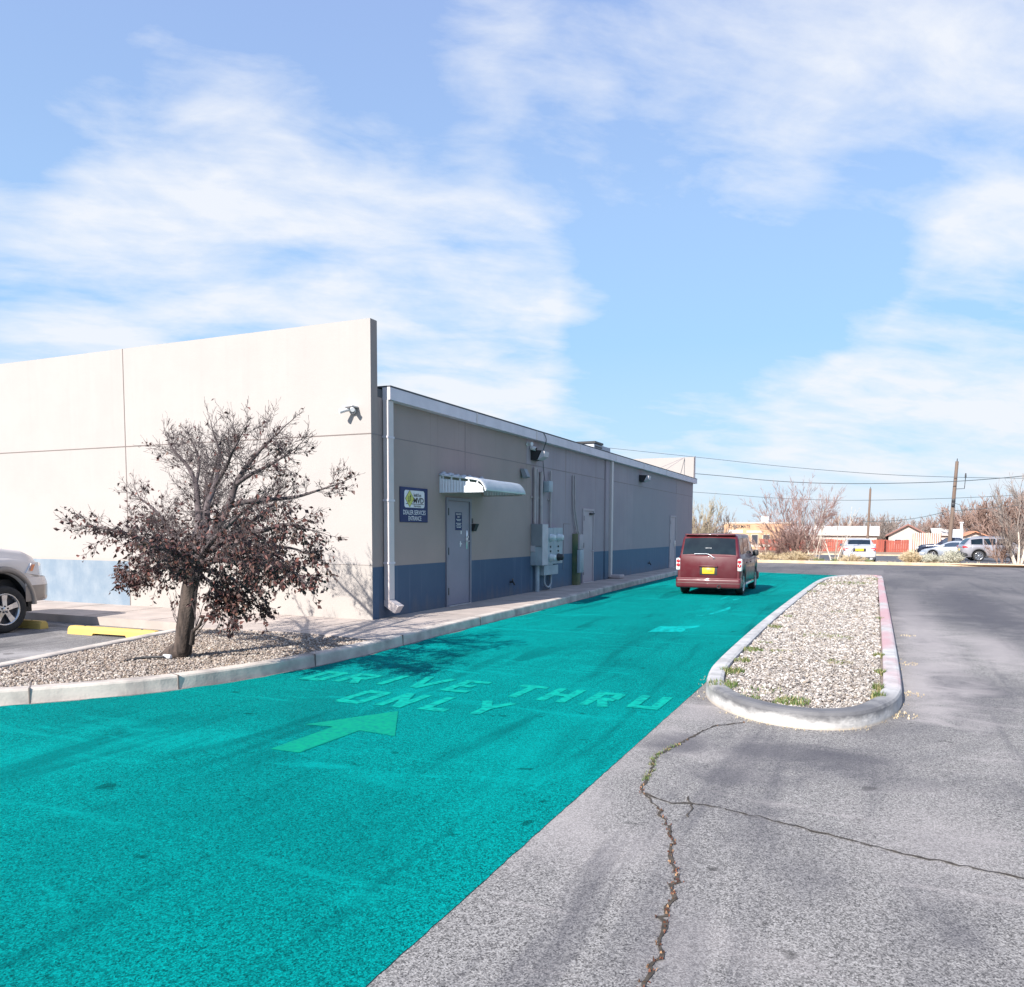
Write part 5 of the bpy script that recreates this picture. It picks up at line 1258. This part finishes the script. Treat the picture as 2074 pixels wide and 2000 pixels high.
    for (x, y), (x2, y2), dy in (((975, 1480), (1110, 1270), -.15), ((985, 1440), (1060, 1250), .1), ((900, 1400), (855, 1260), -.1), ((890, 1380), (835, 1240), .1), ((990, 1420), (1150, 1300), .2), ((1000, 1400), (1010, 1230), -.1)):
        a, b = q(x, y, dy*.3), q(x2, y2, dy)
        T.child(a, b-a, (b-a).length, .009 if x > 950 else .005, 1, .03, 5, .10, .5, (3, 5), .0025)
    bx_ = [q(975, 1500, -.08), q(985, 1420, -.1), q(1020, 1390, -.12), q(1050, 1330, -.15)]; T.limb(bx_, .031, .012)
    # keep the crown inside the outline it has on the street
    root = tag(empty('ornamental_tree', (base.x, 7.22, .1)), 'small tree with bare silvery top twigs and withered maroon leaves on the gravel bed', 'tree')
    def own(o):
        o.parent = root; bpy.context.view_layer.update(); o.matrix_parent_inverse = root.matrix_world.inverted(); return o
    own(T.mesh(lambda a: a > .072 or a == .031, 14).build('trunk', MT['bark'], fix=False))
    own(T.mesh(lambda a: .012 < a <= .072 and a != .031).build('limbs', MT['twig'], fix=False))
    tw = T.mesh(lambda a: a <= .012); own(np_build('twigs', tw.v, [f if len(f) == 4 else f+(f[-1],) for f in tw.f], MT['twig'], smooth=True))
    def prob(p):
        z = p.z
        side = p.x-base.x
        a = .72 if z < 1.35 else np.interp(z, [1.35, 1.7, 2.1, 2.5, 3.2], [.62, .34, .10, .025, .012])
        if side > 1.4 or side < -1.2: a = min(1, a*1.5+.07)
        return a*.52, 2
    V, F = leaves(T.tips, prob, .056, r)
    own(np_build('leaves', V, F, MT['leaf']))
    return len(T.br), len(F)
print('hero', hero_tree())

def bare_tree(name, label, cat, x, y, h, seed, mat, stems=6, spread=.5, r0=.09, group=None, lev=3, twigs=(4, 6), base_len=.42, tip=.009, bark=None, lean=.25, z=None, fan=.42):
    """a leafless many-stemmed tree: trunk > crown"""
    T = Grow(seed); r = T.r
    for i in range(stems):
        a = 2.4*i+r.uniform(-.4, .4); sp = spread*math.sqrt((i+.5)/stems)*r.uniform(.8, 1.1)
        d = Vector((math.cos(a)*sp, math.sin(a)*sp, 1)).normalized(); p = Vector((math.cos(a)*.15, math.sin(a)*.15, -.05))
        pts = [p]; q = p.copy(); L = h*base_len*r.uniform(.8, 1.25)
        for k in range(5):
            d = (d+Vector((r.gauss(0, .07), r.gauss(0, .07), r.gauss(0, .04)+.03))).normalized(); q = q+d*L/5; pts.append(q.copy())
        T.limb(pts, r0*r.uniform(.6, 1.1), r0*.40)
        for _ in range(r.randint(*twigs)+3): T.sub(pts, h*.55, r0*.5, lev, .05, 5, .09, fan, twigs, tip, None, .25)
        T.child(pts[-1], d, h*.50, r0*.40, lev, .04, 5, .09, fan, twigs, tip)
    zt = max(max(p.z for p in b[0]) for b in T.br); k = h/zt
    for i, (pts, a, b) in enumerate(T.br): T.br[i] = ([p*k for p in pts], a, b)
    root = tag(empty(name, (x, y, gz(y) if z is None else z)), label, cat, group)
    T.mesh(lambda a: a > r0*.55, 6).build('trunk', bark or mat, root, fix=False)
    tw = T.mesh(lambda a: a <= r0*.55, 5); np_build('crown', tw.v, [f if len(f) == 4 else f+(f[-1],) for f in tw.f], mat, root, True)
    return root
def place(src, name, label, cat, x, y, sc, rz, group=None):
    o = copy_tree(src); o.location = (x, y, gz(y)); o.scale = sc if hasattr(sc, '__len__') else (sc,)*3; o.rotation_euler = (0, 0, rz)
    for k in ('label', 'category', 'group'):
        if k in o: del o[k]
    tag(o, label, cat, group); return o

p = pt(1612, 1130, 49.0)
bare_tree('bare_tree', 'big leafless pinkish multi stemmed tree on the verge left of the white sedan', 'tree', p.x, 49.0, 5.3, 21, MT['pinkbark'], 17, 1.05, .07, lev=3, twigs=(4, 5), base_len=.36, tip=.006, fan=.55, bark=MT['brownfar'])
p = pt(1560, 1130, 49.6)
bare_tree('bare_bush', 'low tangled brown bush at the left foot of the pinkish tree', 'bush', p.x, 49.4, 2.0, 22, MT['brownfar'], 9, 1.5, .03, lev=2, twigs=(5, 7), base_len=.3, tip=.008)
p = pt(1690, 1133, 48.2)
bare_tree('sapling', 'slim white barked sapling standing before the white sedan', 'tree', p.x, 48.2, 3.2, 23, MT['whitebark'], 4, .75, .045, lev=1, twigs=(3, 4), base_len=.6, tip=.010)
p = pt(1652, 1133, 48.3)
bare_tree('sapling', 'group of pale thin upright stems beside the pinkish tree', 'tree', p.x, 48.3, 3.4, 24, MT['whitebark'], 5, .40, .04, lev=1, twigs=(2, 3), base_len=.7, tip=.010)
p = pt(2062, 1135, 48.4)
bare_tree('bare_tree', 'tall bare grey tree with several stems at the right edge', 'tree', p.x, 48.4, 5.2, 25, MT['greytwig'], 7, .55, .075, lev=2, twigs=(6, 8), base_len=.42, tip=.008, bark=MT['whitebark'])
p = pt(2030, 1135, 49.5)
bare_tree('bare_bush', 'thin leafless brown bush before the grey crossover', 'bush', p.x, 49.5, 2.9, 26, MT['brownfar'], 7, .9, .03, lev=2, twigs=(4, 6), base_len=.3, tip=.008)
p = pt(1440, 1100, 96)
bare_tree('bare_tree', 'tan leafless tree just right of the far building corner', 'tree', p.x-1.2, 96, 7.2, 27, MT['tantwig'], 10, .8, .10, lev=2, twigs=(6, 8), tip=.013)
p = pt(1466, 1100, 99)
bare_tree('bare_tree', 'small grey leafless tree between the tan tree and the orange store', 'tree', p.x, 99, 5.6, 28, MT['greytwig'], 8, .7, .09, lev=2, twigs=(6, 7), tip=.012)
# the trees beyond the fence
protoA = bare_tree('bare_tree', 'far brown leafless tree above the red fence behind the white roofed house', 'tree', pt(1700, 1050, 162).x, 162, 7.2, 31, MT['brownfar'], 12, 1.15, .13, 'bare trees beyond the fence', 2, (7, 9), .32, .022)
protoB = bare_tree('bare_tree', 'grey leafless tree beside the thin far utility pole', 'tree', pt(1785, 1050, 158).x, 158, 7.0, 32, MT['greytwig'], 11, 1.0, .13, 'bare trees beyond the fence', 2, (7, 8), .32, .020)
FT = [(1560, 158, .9, 'A', 'low brown leafless tree behind the pinkish tree, over the store roof'), (1640, 170, .85, 'A', 'brown leafless tree hidden behind the crown of the pinkish tree'),
      (1735, 168, .95, 'A', 'brown leafless tree over the white roof behind the white sedan'), (1820, 172, .95, 'B', 'grey leafless tree behind the gable of the red brown house'), (1868, 176, .90, 'A', 'brown leafless tree behind the striped fence'),
      (1905, 168, .95, 'A', 'brown leafless tree left of the leaning utility pole'), (1950, 165, 1.15, 'A', 'taller brown tree just right of the leaning utility pole'), (1985, 160, 1.3, 'A', 'tall reddish brown tree above the grey crossover roof'),
      (2020, 156, 1.4, 'A', 'tall brown tree behind the right part of the grey crossover'), (2062, 150, 1.45, 'A', 'tallest brown tree behind the grey tree at the right edge'), (2000, 178, 1.4, 'B', 'grey leafless tree deep behind the brown trees on the right'), (2110, 150, 1.45, 'A', 'brown tree beyond the right edge of the view'),
      (1500, 178, .85, 'B', 'grey leafless tree behind the orange store'), (1420, 150, .9, 'A', 'brown leafless tree behind the tan tree by the far building corner'), (1780, 180, 1.0, 'A', 'brown leafless tree in the gap behind the thin far pole'), (1845, 160, .75, 'B', 'small grey leafless tree over the gabled roof'), (1935, 182, 1.1, 'B', 'grey leafless tree deep behind the leaning utility pole')]
for i, (px, y, sc, k, lb) in enumerate(FT):
    place(protoA if k == 'A' else protoB, 'bare_tree', lb, 'tree', pt(px, 1050, y).x, y, (sc*1.25, sc*1.25, sc), i*1.3, 'bare trees beyond the fence')

def stalk_bush(name, label, cat, x, y, h, w_, n, mat, seed, up=.5):
    r = random.Random(seed); mb = MB()
    for _ in range(n):
        a = r.uniform(0, 6.28); s_ = r.random()**.6; e = Vector((math.cos(a)*w_*s_, math.sin(a)*w_*s_, h*(1-.55*s_*s_)*r.uniform(.6, 1.05)))
        b = Vector((math.cos(a)*w_*s_*.25, math.sin(a)*w_*s_*.25, 0)); m_ = b.lerp(e, .55)+Vector((0, 0, h*.08))
        mb.tube([b, m_, e], [.012, .009, .004], 3, caps=False)
        for _k in range(3):
            f = r.uniform(.4, 1); c = b.lerp(e, f); mb.tube([c, c+Vector((r.gauss(0, .09), r.gauss(0, .09), r.uniform(0, .14)))], [.010, .006], 3, caps=False)
    o = np_build(name, mb.v, mb.f, mat); o.location = (x, y, gz(y)+.06); return tag(o, label, cat)
p = pt(1845, 1134, 48.4); stalk_bush('dry_bush', 'rounded dry straw coloured bush on the verge right of the white sedan', 'bush', p.x, 48.6, .78, .62, 420, MT['straw'], 1)
p = pt(1885, 1134, 48.6); stalk_bush('dry_bush', 'low wide grey straw bush before the silver sedan', 'bush', p.x, 48.9, .55, .75, 420, MT['sage'], 2)
p = pt(1928, 1134, 48.2); stalk_bush('sage_bush', 'pale grey green bush before the rear of the grey crossover', 'bush', p.x, 48.1, .82, .62, 420, MT['sage'], 3)
p = pt(1722, 1135, 47.4); stalk_bush('dry_bush', 'thin dry stalks before the rear bumper of the white sedan', 'bush', p.x, 47.6, .55, .95, 110, MT['straw'], 4)
p = pt(1610, 1135, 48.0); stalk_bush('dry_bush', 'dry straw growth at the foot of the pinkish tree', 'bush', p.x, 48.2, .65, 1.3, 300, MT['straw'], 5)
p = pt(1555, 1135, 48.4); stalk_bush('dry_bush', 'sparse dry straw growth beside the maroon wagon mirror', 'bush', p.x, 48.4, .6, .8, 160, MT['straw'], 6)
sp = []
for i in range(260):
    x = random.uniform(-7, 12); sp.append((x, random.uniform(46.35, 48.6), .07, .25, 5, .12, .010))
tag(blades('dry_grass', sp, MT['straw']), kind='stuff')
sp = []
for px in (1655, 1662, 1690, 1760):
    p = pt(px, 1138, 46.3); sp.append((p.x, 46.32, .09, .22, 60, .22, .012))
tag(blades('kerb_weeds', sp, MT['grass']), kind='stuff')

# ---------------------------------------------------------------- beyond the street
def span_x(px, Y): return pt(px, 1080, Y).x
fr = tag(empty('fence', (-5, 136, gz(136))), 'long red stained board fence across the street behind the white sedan', 'fence')
x0, x1 = span_x(1540, 136), span_x(1842, 136); zb = gz(136)
mb = MB(); x = x0; 
while x < x1-.05:
    hh = 1.86+.07*math.sin(x*1.7)+random.uniform(-.02, .02); mb.box(x, min(x+.30, x1), 135.97+random.uniform(0, .03), 136.03, zb, zb+hh); x += .32
o = mb.build('board_panel', MT['fence_red']); o.parent = fr; bpy.context.view_layer.update(); o.matrix_parent_inverse = fr.matrix_world.inverted()
mb = MB().box(x0, x1, 136.04, 136.1, zb+.4, zb+.5).box(x0, x1, 136.04, 136.1, zb+1.5, zb+1.6)
o = mb.build('rail', MT['fence_brown']); o.parent = fr; o.matrix_parent_inverse = fr.matrix_world.inverted()
f2 = tag(empty('fence', (7, 136, zb)), 'short taller fence of alternating cream and brown upright boards', 'fence')
a0, a1 = span_x(1846, 136), span_x(1907, 136)
mb = MB(); mc = MB(); n = 14
for i in range(n):
    xa = a0+(a1-a0)*i/n; wd = (a1-a0)/n
    mc.box(xa, xa+wd*.62, 135.98, 136.03, zb, zb+2.95+.03*(i % 3)); mb.box(xa+wd*.63, xa+wd*.99, 136.0, 136.05, zb, zb+2.92+.04*(i % 2))
for m_, nm, mt_ in ((mc, 'cream_boards', 'cream'), (mb, 'brown_boards', 'fence_brown')):
    o = m_.build(nm, MT[mt_]); o.parent = f2; bpy.context.view_layer.update(); o.matrix_parent_inverse = f2.matrix_world.inverted()

def child(mb, name, mat, root, sub=None):
    o = mb.build(name, mat); p_ = sub or root; o.parent = p_; bpy.context.view_layer.update(); o.matrix_parent_inverse = p_.matrix_world.inverted(); return o
def gable(name, label, xa, xb, Y, depth, eave, ridge, roofm, facing=False, fascia=None):
    z = gz(Y); r = tag(empty(name, ((xa+xb)/2, Y, z)), label, 'house')
    child(MB().box(xa, xb, Y, Y+depth, z, z+eave), 'wall', MT['housewall'], r)
    c = (xa+xb)/2; mb = MB(); t = .12
    if facing:                                   # gable end towards the street
        P = [(xa-.5, eave-.1), (c, ridge), (xb+.5, eave-.1), (xb+.5, eave-.1-t), (c, ridge-t), (xa-.5, eave-.1-t)]
        vs = [(x, Y-.5, z+q) for x, q in P]+[(x, Y+depth+.5, z+q) for x, q in P]; k = len(P)
        mb.add(vs, [(0, 1, 4, 5), (1, 2, 3, 4), (6, 11, 10, 7), (7, 10, 9, 8)]+[(i, (i+1) % k, k+(i+1) % k, k+i) for i in range(k)])
        ro = child(mb, 'roof', roofm, r)
        child(MB().add([(xa, Y-.01, z+eave), (xb, Y-.01, z+eave), (c, Y-.01, z+ridge-.2)], [(0, 1, 2)]), 'gable_wall', MT['housewall'], r)
        if fascia:
            fm = MB()
            for (ax, az, bx, bz) in ((xa-.5, eave-.1, c, ridge), (c, ridge, xb+.5, eave-.1)):
                fm.add([(ax, Y-.53, z+az+.03), (bx, Y-.53, z+bz+.03), (bx, Y-.53, z+bz-.25), (ax, Y-.53, z+az-.25)], [(0, 1, 2, 3)])
            child(fm, 'fascia_board', fascia, r, ro)
    else:
        yc = Y+depth/2; P = [(Y-.5, eave-.1), (yc, ridge), (Y+depth+.5, eave-.1), (Y+depth+.5, eave-.1-t), (yc, ridge-t), (Y-.5, eave-.1-t)]
        vs = [(xa-.4, y, z+q) for y, q in P]+[(xb+.4, y, z+q) for y, q in P]; k = len(P)
        mb.add(vs, [(0, 1, 4, 5), (1, 2, 3, 4), (6, 11, 10, 7), (7, 10, 9, 8)]+[(i, (i+1) % k, k+(i+1) % k, k+i) for i in range(k)])
        child(mb, 'roof', roofm, r)
    for xx in (xa+(xb-xa)*.25, xa+(xb-xa)*.7): 
        wf = child(MB().box(xx-.6, xx+.6, Y-.05, Y-.005, z+1.0, z+2.0), 'window', MT['white'], r); child(MB().box(xx-.5, xx+.5, Y-.06, Y-.051, z+1.1, z+1.9), 'pane', MT['window'], r, wf)
    return r
gable('house', 'low white roofed house behind the red fence and white sedan', span_x(1590, 145), span_x(1776, 145), 145, 9, 2.75, 4.15, MT['roof_white'])
gable('house', 'house with red brown gable boards behind the fences', span_x(1800, 152), span_x(1878, 152), 152, 9, 2.7, 4.55, MT['roof_pale'], True, MT['roof_red'])
gable('house', 'pale roofed house behind the striped fence near the leaning pole', span_x(1893, 158), span_x(1960, 158), 158, 9, 2.8, 3.9, MT['roof_white'])
gable('house', 'house with orange tiled roof behind the dark pickup', span_x(1936, 118), span_x(2015, 118), 118, 7, 2.0, 3.0, MT['orange_roof'], True)
bxx = span_x(1936, 112); z = gz(112)
r = tag(empty('rooftop_cooler', (bxx, 112, z)), 'pale blue grey metal box with white vent pipe beyond the dark pickup', 'metal shed')
child(MB().rbox(span_x(1926, 112), span_x(1951, 112), 112, 113.5, z+1.8, z+3.1, .03), 'casing', MT['bluegrey'], r); child(MB().box(span_x(1927, 112), span_x(1950, 112), 112.1, 113.4, z, z+1.8), 'stand', MT['housewall'], r)
child(MB().tube([(span_x(1948, 112), 112.6, z+3.1), (span_x(1948, 112), 112.6, z+3.9)], .14, 8).tube([(span_x(1948, 112), 112.6, z+3.85), (span_x(1948, 112), 112.6, z+4.0)], .24, 8), 'vent_pipe', MT['white'], r)
# the orange store with its lettering
Y = 150; z = gz(Y); xa, xb = span_x(1466, Y), span_x(1600, Y)
st = tag(empty('store', ((xa+xb)/2, Y, z)), 'flat roofed orange stucco store with dark lettering across the street', 'store')
child(MB().box(xa, xb, Y, Y+10, z, z+4.55), 'wall', MT['store'], st)
child(MB().box(xa-.15, xb+.15, Y-.12, Y+10.1, z+4.552, z+4.8), 'parapet_cap', MT['cream'], st)
mb = MB(); text_mb(mb, 'CHECKMATE', (span_x(1476, Y), Y, z+3.72), (1, 0, 0), (0, 0, 1), span_x(1519, Y)-span_x(1476, Y), .62, .05, .01); child(mb, 'sign_writing', MT['dark'], st)
child(MB().box(span_x(1474, Y), span_x(1504, Y), Y-.06, Y-.005, z+2.85, z+3.40), 'banner', MT['white'], st)
child(MB().box(span_x(1512, Y), span_x(1545, Y), Y-.06, Y-.005, z+2.9, z+3.30), 'banner', MT['cream'], st)
child(MB().box(span_x(1478, Y), span_x(1492, Y), Y-.05, Y-.005, z+.05, z+2.7), 'door', MT['redpaint'], st)
for q0, q1 in ((1496, 1506), (1508, 1516), (1522, 1536), (1545, 1560)):
    wf = child(MB().box(span_x(q0, Y), span_x(q1, Y), Y-.05, Y-.005, z+.7, z+2.6), 'window', MT['cream'], st)
    child(MB().box(span_x(q0, Y)+.08, span_x(q1, Y)-.08, Y-.06, Y-.051, z+.78, z+2.52), 'pane', MT['window'], st, wf)
child(MB().box(span_x(1536, Y), span_x(1552, Y), Y+3, Y+5, z+4.8, z+5.9), 'roof_box', MT['white'], st)
# chain link gate left of the pinkish tree and a handrail
hr = tag(empty('guard_rail', (span_x(1535, 92), 92, gz(92))), 'low pale guard rail behind the mirror of the maroon wagon', 'guard rail')
a, b, zz = span_x(1490, 92), span_x(1560, 92), gz(92)
child(MB().box(a, b, 91.95, 92.05, zz+.75, zz+1.0), 'rail', MT['cream'], hr)
for i in range(4):
    x = a+(b-a)*(i+.5)/4; child(MB().box(x-.07, x+.07, 92.06, 92.18, zz, zz+.95), 'post', MT['cream'], hr)

# poles and wires
def wood_pole(label, base, top, r0, arm=True):
    o = tag(empty('utility_pole', base), label, 'utility pole')
    child(MB().tube([base, base.lerp(top, .5), top], [r0, r0*.85, r0*.7], 10), 'shaft', MT['pole'], o)
    d = (top-base).normalized()
    child(MB().tube([top, top+d*.25], [.05, .03], 6), 'insulator', MT['dark'], o)
    if arm:
        s_ = base.lerp(top, .72)
        child(MB().tube([s_, s_+Vector((.75, 0, .02)), s_+Vector((.80, 0, 1.0))], .035, 6).tube([s_+Vector((.80, 0, .95)), s_+Vector((.80, 0, 1.35))], [.09, .05], 6), 'insulator_arm', MT['dark'], o)
        for f, s1 in ((.60, .12), (.56, -.1)): 
            c = base.lerp(top, f); child(MB().rbox(c.x-.14, c.x+.14, c.y-.28, c.y-.1, c.z-.18, c.z+.18, .04), 'bracket', MT['dark'], o)
        c = base.lerp(top, .58); child(MB().tube([c, c+Vector((.5, -.2, -.2)), c+Vector((.75, -.2, -1.1))], .02, 4), 'guy_stub', MT['wire'], o)
    return o
Yp = 80.0
pb, ptop = pt(1921, 1117, Yp), pt(1938.5, 935, Yp); pb.z = gz(Yp)-.1
wood_pole('tall leaning brown wooden utility pole behind the parked cars', pb, ptop, .19)
Yq = 125.0; b2, t2 = pt(1756.5, 1100, Yq), pt(1763, 990, Yq); b2.z = gz(Yq)
wood_pole('thin distant utility pole rising above the white sedan', b2, t2, .20, False)
def wire(label, pts, Y, r=.022):
    P = smooth_path([tuple(pt(x, y, Y)) for x, y in pts], 8)
    tag(MB().tube(P, r, 5).build('power_line', MT['wire']), label, 'power line')
def zz3(L): return [(1340+x/2.67, 850+y/2.67) for x, y in L]
wire('uppermost power line sloping down right to the leaning pole top', zz3([(-900, 90), (180, 203), (520, 240), (800, 267), (1200, 297), (1585, 312), (1960, 318), (2500, 322)]), 79.7, .022)
wire('thick sagging power line crossing in front of the leaning pole', zz3([(-900, 210), (180, 293), (520, 325), (740, 340), (1000, 347), (1300, 344), (1580, 335), (1800, 320), (1960, 305), (2500, 250)]), 79.3, .032)
wire('lowest long power line passing behind the pinkish tree crown', zz3([(-900, 320), (180, 393), (600, 424), (1000, 437), (1500, 428), (1960, 408), (2500, 380)]), 80.6, .022)
wire('short cable falling left from the middle of the leaning pole', zz3([(1555, 493), (1470, 515), (1380, 533), (1250, 548), (1080, 552)]), 80.3, .024)
wire('cable running right from the middle of the leaning pole', zz3([(1565, 493), (1700, 486), (1960, 462), (2500, 420)]), 80.4, .024)
